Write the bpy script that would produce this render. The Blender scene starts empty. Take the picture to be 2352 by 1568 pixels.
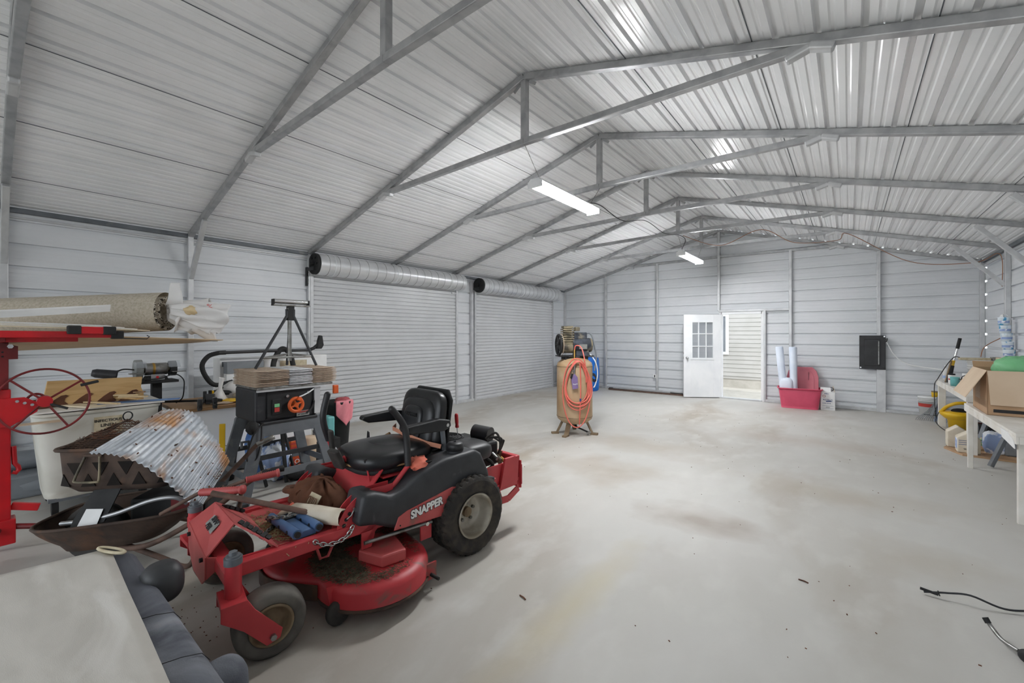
import bpy, math, random
from mathutils import Vector as V, Matrix, Euler, Quaternion
random.seed(7)
PI = math.pi
SC = bpy.context.scene
COL = SC.collection

# ------------------------------------------------------------------ camera, sky, sun, exposure
cam = bpy.data.cameras.new('camera')
cam.sensor_width = 36.0
cam.lens = 14.856
cam.shift_y = -17.6 / 2352
cam.clip_start = 0.02
cam_o = bpy.data.objects.new('camera', cam)
COL.objects.link(cam_o)
cam_o.location = (0, 0, 1.507)
cam_o.rotation_euler = (PI / 2, 0, 0.6726)
SC.camera = cam_o

W_ = bpy.data.worlds.new('sky')
SC.world = W_
W_.use_nodes = True
bg = W_.node_tree.nodes['Background']
bg.inputs[0].default_value = (0.86, 0.93, 1.0, 1)
bg.inputs[1].default_value = 3.3

sun = bpy.data.lights.new('sun', 'SUN')
sun.energy = 1.7
sun.angle = 0.01
sun_o = bpy.data.objects.new('sun', sun)
COL.objects.link(sun_o)
sun_o.rotation_euler = V((-0.62, 0.42, -0.66)).to_track_quat('-Z', 'Y').to_euler()

def portal(loc, rot, sx, sy):
    l = bpy.data.lights.new('daylight_opening', 'AREA')
    l.shape = 'RECTANGLE'; l.size = sx; l.size_y = sy
    l.cycles.is_portal = True
    o = bpy.data.objects.new('daylight_opening', l)
    COL.objects.link(o); o.location = loc; o.rotation_euler = rot
portal((-2.2, -4.55, 1.45), (PI / 2, 0, PI), 7.4, 2.9)  # sky portal over the unseen end left open for daylight
portal((-1.92, 10.95, 1.0), (PI / 2, 0, 0), 0.85, 2.0)
LED = 135.0

SC.view_settings.view_transform = 'Standard'
SC.view_settings.look = 'None'
SC.view_settings.gamma = 1
SC.view_settings.use_curve_mapping = False
SC.view_settings.exposure = 0.22
SC.cycles.max_bounces = 10
SC.cycles.diffuse_bounces = 6
SC.cycles.use_denoising = True
SC.cycles.sample_clamp_indirect = 8

# ------------------------------------------------------------------ materials
def lin(c):
    if isinstance(c, str):
        c = c.lstrip('#'); c = [int(c[i:i + 2], 16) / 255 for i in (0, 2, 4)]
    return tuple(x / 12.92 if x <= .04045 else ((x + .055) / 1.055) ** 2.4 for x in c) + (1,)

def mat(name, c1, c2=None, scale=8, rough=.5, metal=0, bump=0, lo=.4, hi=.65, detail=5, c3=None, s3=2, lo3=.55, hi3=.7,
        stretch=(1, 1, 1), trans=0, alpha=1, emit=None, es=1, bscale=None, spec=.5, world=False, fine=None):
    m = bpy.data.materials.new(name); m.use_nodes = True
    nt = m.node_tree; N = nt.nodes; L = nt.links
    b = N['Principled BSDF']
    b.inputs['Base Color'].default_value = lin(c1)
    b.inputs['Roughness'].default_value = rough
    b.inputs['Metallic'].default_value = metal
    b.inputs['Specular IOR Level'].default_value = spec
    if trans: b.inputs['Transmission Weight'].default_value = trans
    if alpha < 1: b.inputs['Alpha'].default_value = alpha
    if emit:
        b.inputs['Emission Color'].default_value = lin(emit); b.inputs['Emission Strength'].default_value = es
    if world:
        g = N.new('ShaderNodeNewGeometry'); out = g.outputs['Position']
    else:
        g = N.new('ShaderNodeTexCoord'); out = g.outputs['Object']
    mp = N.new('ShaderNodeMapping'); mp.inputs['Scale'].default_value = stretch
    L.new(out, mp.inputs[0])
    def noise(sc, d, dist=0):
        n = N.new('ShaderNodeTexNoise'); n.inputs['Scale'].default_value = sc; n.inputs['Detail'].default_value = d
        n.inputs['Distortion'].default_value = dist
        L.new(mp.outputs[0], n.inputs['Vector']); return n.outputs['Fac']
    def ramp(fac, a, bb):
        r = N.new('ShaderNodeMapRange'); r.inputs[1].default_value = a; r.inputs[2].default_value = bb
        L.new(fac, r.inputs[0]); return r.outputs[0]
    def mix(fac, A, Bc):
        x = N.new('ShaderNodeMix'); x.data_type = 'RGBA'
        L.new(fac, x.inputs[0])
        if isinstance(A, tuple): x.inputs[6].default_value = A
        else: L.new(A, x.inputs[6])
        if isinstance(Bc, tuple): x.inputs[7].default_value = Bc
        else: L.new(Bc, x.inputs[7])
        return x.outputs[2]
    cur = lin(c1)
    if c2: cur = mix(ramp(noise(scale, detail, .4), lo, hi), cur, lin(c2))
    if c3: cur = mix(ramp(noise(s3, 8, .6), lo3, hi3), cur, lin(c3))
    if fine: cur = mix(ramp(noise(fine[1], 6), fine[2], fine[3]), cur, lin(fine[0]))
    if not isinstance(cur, tuple): L.new(cur, b.inputs['Base Color'])
    if bump:
        bn = N.new('ShaderNodeBump'); bn.inputs['Strength'].default_value = bump; bn.inputs['Distance'].default_value = .01
        L.new(noise(bscale or scale * 6, 4), bn.inputs['Height']); L.new(bn.outputs[0], b.inputs['Normal'])
    return m

def add_stains(m, spots):
    nt = m.node_tree; N = nt.nodes; L = nt.links; b = N['Principled BSDF']
    src = b.inputs['Base Color'].links[0].from_socket
    g = N.new('ShaderNodeNewGeometry'); n = N.new('ShaderNodeTexNoise'); n.inputs['Scale'].default_value = 2.2; n.inputs['Detail'].default_value = 9
    L.new(g.outputs['Position'], n.inputs['Vector'])
    for (x, y, rx, ry, col, k) in spots:
        mp = N.new('ShaderNodeMapping'); mp.inputs['Location'].default_value = (-x / rx, -y / ry, 0); mp.inputs['Scale'].default_value = (1 / rx, 1 / ry, 0)
        L.new(g.outputs['Position'], mp.inputs[0])
        ln = N.new('ShaderNodeVectorMath'); ln.operation = 'LENGTH'; L.new(mp.outputs[0], ln.inputs[0])
        a = N.new('ShaderNodeMath'); a.operation = 'MULTIPLY_ADD'; a.inputs[1].default_value = -.75; L.new(ln.outputs['Value'], a.inputs[0]); L.new(n.outputs['Fac'], a.inputs[2])
        r = N.new('ShaderNodeMapRange'); r.inputs[1].default_value = -.08; r.inputs[2].default_value = .42; r.inputs[4].default_value = k; L.new(a.outputs[0], r.inputs[0])
        x_ = N.new('ShaderNodeMix'); x_.data_type = 'RGBA'; L.new(r.outputs[0], x_.inputs[0]); L.new(src, x_.inputs[6]); x_.inputs[7].default_value = lin(col); src = x_.outputs[2]
    L.new(src, b.inputs['Base Color'])
STAINS = [(-.97, 3.62, .75, .42, '#8e8072', .7), (-2.05, 4.35, 1.0, .7, '#9a8b79', .55), (-2.2, 5.6, 1.5, .7, '#a39684', .5), (-.1, 5.0, 1.2, .6, '#a39785', .5),
          (-1.2, 2.0, .22, 1.3, '#b9ab80', .45), (-.6, 7.2, 1.8, .6, '#a5968a', .4), (-3.9, 4.6, .7, .9, '#9f9282', .5), (.4, 3.9, .6, .5, '#a69c8c', .4)]
M = {}
def D(k, *a, **kw): M[k] = mat(k, *a, **kw)
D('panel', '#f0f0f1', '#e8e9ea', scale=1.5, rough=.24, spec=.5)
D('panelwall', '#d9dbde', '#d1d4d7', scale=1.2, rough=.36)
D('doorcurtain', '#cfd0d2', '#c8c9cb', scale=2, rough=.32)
D('drum', '#dfe0e2', '#d2d3d5', scale=3, rough=.33, metal=.55)
D('galv', '#b2b3b4', '#9c9d9f', scale=9, rough=.38, metal=.55, stretch=(1, 1, 1))
D('galvpost', '#cccdce', '#bcbdbf', scale=7, rough=.4, metal=.35)
D('floor', '#bfbdb8', '#b0aca4', scale=.55, rough=.55, bump=.06, bscale=40, world=True, lo=.42, hi=.7,
  c3='#958775', s3=.5, lo3=.52, hi3=.8, fine=('#c4c2bc', 3.3, .5, .8), stretch=(1.5, .8, 1))
add_stains(M['floor'], STAINS)
D('whitepaint', '#f1f2f3', '#e8eaec', scale=3, rough=.4)
D('led', '#ffffff', emit='#fbfdff', es=LED)
D('chrome', '#c9c9c9', rough=.25, metal=1)
D('steel', '#9a9a98', '#6f6c66', scale=14, rough=.4, metal=.8)
D('black', '#1d1d1f', '#29292b', scale=6, rough=.45)
D('blackmat', '#161617', '#242424', scale=9, rough=.75)
D('rubber', '#2b2927', '#3b3835', scale=9, rough=.85, bump=.1)
D('tread', '#2a2826', '#463f38', scale=14, rough=.9, bump=.12)
D('greytire', '#77736c', '#4a4743', scale=5, rough=.85, bump=.08)
D('red', '#c23e43', '#b5363c', scale=4, rough=.42, c3='#8a5a50', s3=7, lo3=.62, hi3=.8)
D('reddeck', '#bd353b', '#b03036', scale=4, rough=.45, c3='#5d5148', s3=5, lo3=.56, hi3=.66)
D('reddull', '#bd5654', '#b04a4a', scale=5, rough=.5, c3='#8d5b52', s3=8, lo3=.6, hi3=.75)
D('redlift', '#c4161f', '#a81820', scale=5, rough=.35)
D('reddark', '#7d1d20', '#5d1a1b', scale=6, rough=.5)
D('seat', '#17181a', '#202124', scale=4, rough=.35, bump=.03)
D('pod', '#35373a', '#2a2b2e', scale=6, rough=.5, bump=.12, bscale=160, c3='#6a6a68', s3=5, lo3=.66, hi3=.86)
D('rim', '#b9b3a7', '#8f8676', scale=7, rough=.45, metal=.3)
D('rimrust', '#8d7a60', '#6a5640', scale=9, rough=.7)
D('rust', '#4f3f35', '#3a2e28', scale=7, rough=.85, bump=.2, c3='#6e4c36', s3=4, lo3=.55, hi3=.75)
D('rustpipe', '#6a5246', '#4c3a31', scale=10, rough=.75)
D('mesh', '#5a4335', '#3c2d25', scale=12, rough=.9)
D('sheet', '#c2c7cd', '#aab0b7', scale=5, rough=.5, metal=.25, c3='#b4875c', s3=3.2, lo3=.5, hi3=.64, fine=('#dfe2e5', 12, .5, .7))
D('carpet', '#bdb4a4', '#a99f8d', scale=60, rough=.95, bump=.5, bscale=120)
D('carpetpile', '#d8d1c3', '#40372f', scale=55, rough=1, lo=.46, hi=.54)
D('ply', '#cdb491', '#c0a480', scale=5, rough=.65, stretch=(6, 1, 6))
D('plypale', '#e3d6bd', '#d9c8a8', scale=4, rough=.65)
D('whiteboard', '#e9e6e0', '#dfdbd3', scale=4, rough=.55)
D('plastic_film', '#f4f2f0', rough=.25, trans=.25, alpha=.82)
D('binplastic', '#c9c7be', '#b9b6ab', scale=3, rough=.5, c3='#9c8f7c', s3=3, lo3=.6, hi3=.8)
D('cardboard', '#b49373', '#a98867', scale=3, rough=.8)
D('cardpale', '#d3bda3', '#c9b196', scale=3, rough=.8)
D('cardbrown', '#baa794', '#a28d79', scale=30, rough=.9, stretch=(1, 1, 14))
D('paperwhite', '#dcdcdc', '#bdbdc0', scale=30, rough=.7, stretch=(1, 1, 14))
D('sawdark', '#232427', '#2c2d31', scale=6, rough=.5, c3='#5c5a57', s3=6, lo3=.62, hi3=.85)
D('sawgrey', '#6b6f74', '#5b6065', scale=6, rough=.5, metal=.2, c3='#8b8a86', s3=5, lo3=.6, hi3=.85)
D('orange', '#cf5a22', '#b94d1c', scale=5, rough=.45)
D('pine', '#d3b07b', '#c29b64', scale=4, rough=.6, stretch=(9, 1, 9))
D('wood', '#a9865f', '#8d6b47', scale=4, rough=.6, stretch=(9, 1, 9))
D('woodpale', '#d8c29a', '#cbb388', scale=4, rough=.6, stretch=(9, 1, 9))
D('greyfabric', '#5c5f67', '#4a4d56', scale=4, rough=.95, bump=.2, bscale=200, c3='#9a9da4', s3=3, lo3=.5, hi3=.75)
D('beige', '#cfcbc3', '#c1bdb5', scale=2.5, rough=.95, bump=.15, bscale=150, stretch=(1, 3, 1), c3='#dad7d1', s3=2)
D('darkleather', '#2b2c2e', '#3a3b3d', scale=5, rough=.5, bump=.08)
D('tank', '#b89f80', '#a98a64', scale=3, rough=.55, c3='#7d5c38', s3=2.6, lo3=.58, hi3=.8)
D('hose', '#de7062', '#d06355', scale=5, rough=.45)
D('bluebarrel', '#0a6fd0', '#0b62ba', scale=3, rough=.4)
D('magenta', '#d2506c', '#c64762', scale=3, rough=.4)
D('magentalid', '#cc7480', '#c26674', scale=3, rough=.45)
D('paleblue', '#dfe6f2', '#d2dbea', scale=3, rough=.45)
D('white', '#e9e9e8', '#dededd', scale=4, rough=.5)
D('whitetable', '#e2dfd8', '#d4cfc5', scale=5, rough=.55, c3='#b3a896', s3=6, lo3=.63, hi3=.8)
D('yellow', '#e0b41c', '#d0a414', scale=4, rough=.4)
D('green', '#7cc08a', '#6bb27a', scale=5, rough=.5)
D('teal', '#6fb6b4', '#5fa3a2', scale=5, rough=.4)
D('pink', '#e08a93', '#cf7681', scale=5, rough=.8)
D('redcloth', '#b3575c', '#9c464c', scale=7, rough=.9)
D('purple', '#6f5a86', '#7d6892', scale=5, rough=.5)
D('greyplastic', '#7b7f84', '#6d7176', scale=4, rough=.5)
D('blueplate', '#55739e', '#46628b', scale=5, rough=.45, metal=.2)
D('bluetarp', '#3d6cb0', '#7fa3d4', scale=6, rough=.5)
D('bluebag', '#8fa3cc', '#e6eaf2', scale=7, rough=.5, lo=.48, hi=.52)
D('paperbag', '#d9cfbd', '#c9bda8', scale=5, rough=.8)
D('brown', '#6e4732', '#553423', scale=6, rough=.9, bump=.2)
D('strap', '#d9987c', '#cd8a6e', scale=5, rough=.7)
D('cutout_dark', '#17120f', '#241c17', scale=9, rough=1)
D('orangerag', '#e8806a', '#d86a52', scale=9, rough=.85)
D('hay', '#b5a57e', '#8d7c59', scale=40, rough=1, bump=.6, bscale=90)
D('grass', '#5f5644', '#423a2e', scale=30, rough=1, bump=.7, bscale=80)
D('labelgrey', '#8d8f8c', '#7d7f7c', scale=40, rough=.6)
D('labelcream', '#c9bea3', '#b3a587', scale=18, rough=.7)
D('ink', '#1a1a1c', rough=.6)
D('inkblue', '#23407c', rough=.6)
D('inkred', '#b33a32', rough=.6)
D('inkwhite', '#e8e8e6', rough=.5)
D('glass', '#b9bec4', rough=.08, alpha=.3)
D('paint', '#dfe9f0', '#4aa0cf', scale=7, rough=.4, lo=.5, hi=.56)
D('siding', '#b3b0ab', '#aca9a3', scale=2, rough=.6)
D('ground', '#b5b0a7', '#aaa59b', scale=6, rough=.95)
D('brass', '#b08d4a', rough=.35, metal=.9)
D('cordblack', '#1f1f20', rough=.5)
D('cordwhite', '#e6e6e4', rough=.5)
D('cordbrown', '#9b6b4e', rough=.55)
D('motor', '#4a4f58', '#2c2e33', scale=8, rough=.5, metal=.3, c3='#a39a86', s3=6, lo3=.55, hi3=.75)
D('castiron', '#8b8068', '#3c3830', scale=9, rough=.7)

# ------------------------------------------------------------------ mesh builder
def basis(ax):
    ax = V(ax).normalized()
    t = V((0, 0, 1)) if abs(ax.z) < .9 else V((1, 0, 0))
    a = ax.cross(t).normalized(); b = ax.cross(a)
    return a, b, ax

class MB:
    def __init__(s): s.v = []; s.f = []; s.sm = []
    def add(s, vs, fs, smooth=False):
        o = len(s.v); s.v += [tuple(p) for p in vs]
        for f in fs: s.f.append([o + i for i in f]); s.sm.append(smooth)
        return s
    def box(s, c, d, R=None):
        x, y, z = (k / 2 for k in d); P = []
        for i in (-x, x):
            for j in (-y, y):
                for k in (-z, z): P.append(V((i, j, k)))
        if R is not None:
            if not isinstance(R, Matrix): R = Euler(R).to_matrix()
            P = [R @ p for p in P]
        c = V(c)
        return s.add([p + c for p in P], [(0, 1, 3, 2), (4, 6, 7, 5), (0, 4, 5, 1), (2, 3, 7, 6), (0, 2, 6, 4), (1, 5, 7, 3)])
    def bx(s, x0, x1, y0, y1, z0, z1):
        return s.box(((x0 + x1) / 2, (y0 + y1) / 2, (z0 + z1) / 2), (abs(x1 - x0), abs(y1 - y0), abs(z1 - z0)))
    def beam(s, p0, p1, w, h=None, up=(0, 0, 1)):
        h = h or w; p0 = V(p0); p1 = V(p1); d = (p1 - p0); L = d.length; d.normalize()
        up = V(up); side = d.cross(up)
        if side.length < 1e-4: side = d.cross(V((0, 1, 0)))
        side.normalize(); u = side.cross(d)
        R = Matrix((side, d, u)).transposed()
        return s.box((p0 + p1) / 2, (w, L, h), R)
    def cyl(s, p0, p1, r0, r1=None, n=16, caps=True):
        r1 = r0 if r1 is None else r1
        p0 = V(p0); p1 = V(p1); a, b, x = basis(p1 - p0); P = []
        for p, r in ((p0, r0), (p1, r1)):
            for i in range(n):
                t = 2 * PI * i / n; P.append(p + a * r * math.cos(t) + b * r * math.sin(t))
        s.add(P, [(i, (i + 1) % n, n + (i + 1) % n, n + i) for i in range(n)], True)
        if caps:
            s.add(P[:n], [tuple(range(n))[::-1]]); s.add(P[n:], [tuple(range(n))])
        return s
    def tube(s, pts, r, n=8, closed=False, caps=True):
        pts = [V(p) for p in pts]; m = len(pts); P = []; pa = None
        for i, p in enumerate(pts):
            if closed: t = pts[(i + 1) % m] - pts[i - 1]
            else: t = pts[min(i + 1, m - 1)] - pts[max(i - 1, 0)]
            t.normalize()
            if pa is None: a, b, _ = basis(t)
            else:
                a = pa - t * pa.dot(t); a.normalize(); b = t.cross(a)
            pa = a; rr = r[i] if isinstance(r, (list, tuple)) else r
            for k in range(n):
                q = 2 * PI * k / n; P.append(p + a * rr * math.cos(q) + b * rr * math.sin(q))
        F = []
        for i in range(m if closed else m - 1):
            j = (i + 1) % m
            for k in range(n): F.append((i * n + k, i * n + (k + 1) % n, j * n + (k + 1) % n, j * n + k))
        s.add(P, F, True)
        if caps and not closed:
            s.add(P[:n], [tuple(range(n))[::-1]]); s.add(P[-n:], [tuple(range(n))])
        return s
    def lathe(s, prof, o, ax=(0, 0, 1), n=24, smooth=True, mod=None):
        a, b, x = basis(ax); o = V(o); P = []; m = len(prof)
        for j, (r, h) in enumerate(prof):
            for i in range(n):
                t = 2 * PI * i / n; rr = r if mod is None else mod(r, j, i)
                P.append(o + x * h + (a * math.cos(t) + b * math.sin(t)) * rr)
        F = [(j * n + i, j * n + (i + 1) % n, (j + 1) * n + (i + 1) % n, (j + 1) * n + i) for j in range(m - 1) for i in range(n)]
        return s.add(P, F, smooth)
    def prism(s, poly, fn, a, b):
        n = len(poly); P = [fn(u, w, a) for u, w in poly] + [fn(u, w, b) for u, w in poly]
        return s.add(P, [tuple(range(n))[::-1], tuple(range(n, 2 * n))] + [(i, (i + 1) % n, n + (i + 1) % n, n + i) for i in range(n)])
    def grid(s, fn, nu, nv, smooth=True, wu=False, wv=False):
        P = [fn(i / nu, j / nv) for i in range(nu + (not wu)) for j in range(nv + (not wv))]
        q = nv + (not wv); p = nu + (not wu); F = []
        for i in range(nu):
            for j in range(nv):
                F.append((i * q + j, ((i + 1) % p) * q + j, ((i + 1) % p) * q + (j + 1) % q, i * q + (j + 1) % q))
        return s.add(P, F, smooth)
    def ell(s, c, r, n=20, m=12, R=None, lump=0, p=1.0):
        c = V(c)
        if R is not None and not isinstance(R, Matrix): R = Euler(R).to_matrix()
        sg = lambda x: math.copysign(abs(x) ** p, x)
        P = []
        for j in range(m + 1):
            th = PI * j / m
            for i in range(n):
                t = 2 * PI * i / n
                k = 1 + (random.uniform(-lump, lump) if 0 < j < m else 0)
                q = V((r[0] * sg(math.sin(th)) * sg(math.cos(t)), r[1] * sg(math.sin(th)) * sg(math.sin(t)), r[2] * sg(math.cos(th)))) * k
                P.append(c + (R @ q if R is not None else q))
        F = [(j * n + i, (j + 1) * n + i, (j + 1) * n + (i + 1) % n, j * n + (i + 1) % n) for j in range(m) for i in range(n)]
        return s.add(P, F, True)
    def torus(s, c, R, r, ax=(0, 0, 1), n=32, m=8):
        a, b, x = basis(ax); c = V(c)
        return s.tube([c + (a * math.cos(2 * PI * i / n) + b * math.sin(2 * PI * i / n)) * R for i in range(n)], r, m, closed=True)
    def build(s, name, mt, parent=None, bevel=0, seg=2, sub=0, solid=0, world=False):
        vs = s.v
        if world and parent is not None:
            inv = parent_world(parent).inverted(); vs = [tuple(inv @ V(p)) for p in vs]
        me = bpy.data.meshes.new(name); me.from_pydata(vs, [], s.f); me.update()
        me.polygons.foreach_set('use_smooth', s.sm)
        me.materials.append(M[mt] if isinstance(mt, str) else mt)
        o = bpy.data.objects.new(name, me); COL.objects.link(o)
        if parent is not None: o.parent = parent
        if solid:
            md = o.modifiers.new('thickness', 'SOLIDIFY'); md.thickness = solid; md.offset = 0
        if bevel:
            md = o.modifiers.new('edge', 'BEVEL'); md.width = bevel; md.segments = seg; md.limit_method = 'ANGLE'; md.angle_limit = .6
            md.harden_normals = False
        if sub:
            md = o.modifiers.new('smooth', 'SUBSURF'); md.levels = sub; md.render_levels = sub
        return o

def parent_world(p):
    m = Matrix.Translation(p.location) @ p.rotation_euler.to_matrix().to_4x4()
    return parent_world(p.parent) @ m if p.parent else m

def tag(o, label, cat, group=None, kind=None):
    o['label'] = label; o['category'] = cat
    if group: o['group'] = group
    if kind: o['kind'] = kind
    return o
def thing(name, label, cat, loc=(0, 0, 0), rz=0, group=None, kind=None):
    o = bpy.data.objects.new(name, None); COL.objects.link(o)
    o.empty_display_size = .1
    o.location = loc; o.rotation_euler = (0, 0, rz)
    return tag(o, label, cat, group, kind)
def kids(o): return [c for c in bpy.data.objects if c.parent == o]
def dup(o, loc=None, rz=None, label=None):
    r = o.copy(); COL.objects.link(r)
    if loc is not None: r.location = loc
    if rz is not None: r.rotation_euler = (0, 0, rz)
    if label: r['label'] = label
    for ch in kids(o):
        c = ch.copy(); COL.objects.link(c); c.parent = r
        for g in kids(ch):
            d = g.copy(); COL.objects.link(d); d.parent = c
    return r
def text(body, size, mt, parent, loc, xdir, updir, name='lettering', ext=.0008, align='CENTER', shear=0, sx=1.0, bold=0):
    c = bpy.data.curves.new(name, 'FONT'); c.body = body; c.size = size; c.extrude = ext
    c.align_x = align; c.align_y = 'CENTER'; c.shear = shear; c.offset = bold
    tmp = bpy.data.objects.new('tmp', c); COL.objects.link(tmp)
    dg = bpy.context.evaluated_depsgraph_get()
    me = bpy.data.meshes.new_from_object(tmp.evaluated_get(dg))
    bpy.data.objects.remove(tmp); bpy.data.curves.remove(c)
    me.name = name; me.materials.clear(); me.materials.append(M[mt])
    o = bpy.data.objects.new(name, me); COL.objects.link(o); o.parent = parent
    x = V(xdir).normalized(); z = x.cross(V(updir)).normalized(); y = z.cross(x)
    R = Matrix((x * sx, y, z)).transposed().to_4x4()
    o.matrix_local = Matrix.Translation(V(loc)) @ R
    return o
def spline(pts, k=8):
    pts = [V(p) for p in pts]; out = []
    for i in range(len(pts) - 1):
        p0 = pts[max(i - 1, 0)]; p1 = pts[i]; p2 = pts[i + 1]; p3 = pts[min(i + 2, len(pts) - 1)]
        for j in range(k):
            t = j / k
            out.append(.5 * ((2 * p1) + (p2 - p0) * t + (2 * p0 - 5 * p1 + 4 * p2 - p3) * t * t + (3 * p1 - p0 - 3 * p2 + p3) * t ** 3))
    return out + [pts[-1]]

# ================================================================== THE BUILDING
XL, XR, YB, YF = -6.636, 1.846, 10.856, -4.46
XM = (XL + XR) / 2; HE = 2.794; HR = 3.967
SL = (HR - HE) / (XR - XM); PHI = math.atan(SL)
FY = [.139 + 1.531 * i for i in range(8)]
PIT = .2286
def zroof(x): return HR - abs(x - XM) * SL
def rib_profile(a, b, off=0, mh=.0016):
    out = []; k0 = int((a - off) / PIT) - 1; k1 = int((b - off) / PIT) + 1
    for k in range(k0, k1 + 1):
        c = off + k * PIT
        for d, h in ((-.019, 0), (-.014, .031), (.014, .031), (.019, 0), (.058, 0), (.068, mh), (.084, mh), (.094, 0),
                     (.135, 0), (.145, mh), (.161, mh), (.171, 0)):
            out.append((c + d, h))
    out = [(s, h) for s, h in out if a < s < b]
    return [(a, 0)] + out + [(b, 0)]

def sheeting(mb, prof, spans, fn):
    """strips between neighbouring profile lines; spans(s) gives the stretches of wall left between openings"""
    for (s0, h0), (s1, h1) in zip(prof[:-1], prof[1:]):
        A = spans(s0 + 1e-5); B = spans(s1 - 1e-5)
        for (a0, a1), (b0, b1) in zip(A, B):
            mb.add([fn(a0, s0, h0), fn(a1, s0, h0), fn(b1, s1, h1), fn(b0, s1, h1)], [(0, 1, 2, 3)])

# floor and ground
m = MB(); m.bx(XL - .12, XR + .12, YF - .1, YB + .12, -.12, 0)
tag(m.build('floor', 'floor'), 'stained light grey concrete floor slab of the shed', 'floor', kind='structure')
m = MB(); m.bx(-40, 40, -40, 40, -.3, -.06)
tag(m.build('ground', 'ground'), 'pale dusty ground outside the open door', 'ground', kind='structure')

# roof sheeting: ribs run along the building
SLEN = (XR - XM) / math.cos(PHI)
m = MB()
prof = rib_profile(0, SLEN + .06, .045, .005)
for sg in (-1, 1):
    def fn(y, s, h, sg=sg):
        x = XM + sg * (s * math.cos(PHI) + h * math.sin(PHI)); return (x, y, HR - s * math.sin(PHI) + h * math.cos(PHI) + .002)
    sheeting(m, prof, lambda s: [(YF - .15, YB + .16)], fn)
ceil = m.build('ceiling', 'panel')
tag(ceil, 'white ribbed metal roof sheeting seen from below', 'ceiling', kind='structure')
m = MB()                                   # overlap seams of the roof sheets
for sg in (-1, 1):
    for k in range(1, 5):
        s = .045 + (k * 4 + (.17 if k else 0)) * PIT + .052
        if s > SLEN: continue
        x = XM + sg * s * math.cos(PHI); z = HR - s * math.sin(PHI)
        m.beam((x, YF, z - .001), (x, YB + .1, z - .001), .006, .004)
m.build('seam', 'sawgrey', ceil)

# walls
D1 = (3.245, 6.34); D2 = (6.95, 10.11); DH = 2.50
m = MB(); prof = sorted(rib_profile(0, HE, .13) + [(DH, 0)])
def left_spans(z):
    if z > DH: return [(YF, YB)]
    return [(YF, D1[0]), (D1[1], D2[0]), (D2[1], YB)]
sheeting(m, prof, left_spans, lambda y, z, h: (XL - h, y, z))
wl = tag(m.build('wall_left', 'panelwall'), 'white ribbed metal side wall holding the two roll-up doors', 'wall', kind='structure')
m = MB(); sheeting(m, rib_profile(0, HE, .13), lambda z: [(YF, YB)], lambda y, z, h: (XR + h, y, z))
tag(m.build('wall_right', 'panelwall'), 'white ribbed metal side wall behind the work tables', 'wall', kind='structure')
WD = (-2.343, -1.497); WH = 1.99
m = MB(); prof = sorted(rib_profile(0, HR - .02, .13) + [(WH, 0), (HE, 0)])
def back_spans(z):
    w = min(XR - XM, (HR - z) / SL)
    a, b = XM - w, XM + w
    return [(a, WD[0]), (WD[1], b)] if z < WH else [(a, XM), (XM, b)]
sheeting(m, prof, back_spans, lambda x, z, h: (x, YB + h, z))
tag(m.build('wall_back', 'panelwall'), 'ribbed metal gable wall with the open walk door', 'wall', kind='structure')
m = MB()                                    # unseen gable end behind the camera, doorway added to let daylight in
m.bx(XL, -5.9, YF - .03, YF, 0, HE); m.bx(1.5, XR, YF - .03, YF, 0, HE)
m.add([(XL, YF, HE), (XR, YF, HE), (XM, YF, HR)], [(0, 1, 2)])
tag(m.build('wall_front', 'panelwall'), 'unseen metal gable end behind the viewer, left open to let daylight in', 'wall', kind='structure')

# base rails, eave rails
def rail(name, segs, label, w=.057, mt='galvpost'):
    mb = MB()
    for a, b in segs: mb.beam(a, b, w)
    tag(mb.build(name, mt, bevel=.004), label, 'rail', kind='structure')
r = .03
rail('baseboard_left', [((XL + r, a, r), (XL + r, b, r)) for a, b in ((YF, D1[0]), (D1[1], D2[0]), (D2[1], YB))], 'steel base rail along the roll-up door wall')
rail('baseboard_right', [((XR - r, YF, r), (XR - r, YB, r))], 'steel base rail along the work table wall')
rail('baseboard_back', [((XL, YB - r, r), (WD[0], YB - r, r)), ((WD[1], YB - r, r), (XR, YB - r, r))], 'steel base rail along the gable wall')
rail('trim_1', [((XL + .012, YF, HE - .105), (XL + .012, YB, HE - .105))], 'thin steel eave trim on top of the roll-up door wall', .02)
rail('trim_2', [((XR - .012, YF, HE - .105), (XR - .012, YB, HE - .105))], 'thin steel eave trim on top of the work table wall', .02)

rail('trim_6', [((XL + .03, YF, HE - .035), (XL + .03, YB, HE - .035))], 'steel eave tube coloured dark as shadow under the roof edge over the roll-up doors', .05, 'sawgrey')  # the shadow band below the eave is put into the tube colour
rail('trim_7', [((XR - .03, YF, HE - .035), (XR - .03, YB, HE - .035))], 'steel eave tube coloured dark as shadow under the roof edge over the work tables', .05, 'sawgrey')  # same eave shadow colouring on the opposite side
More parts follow.
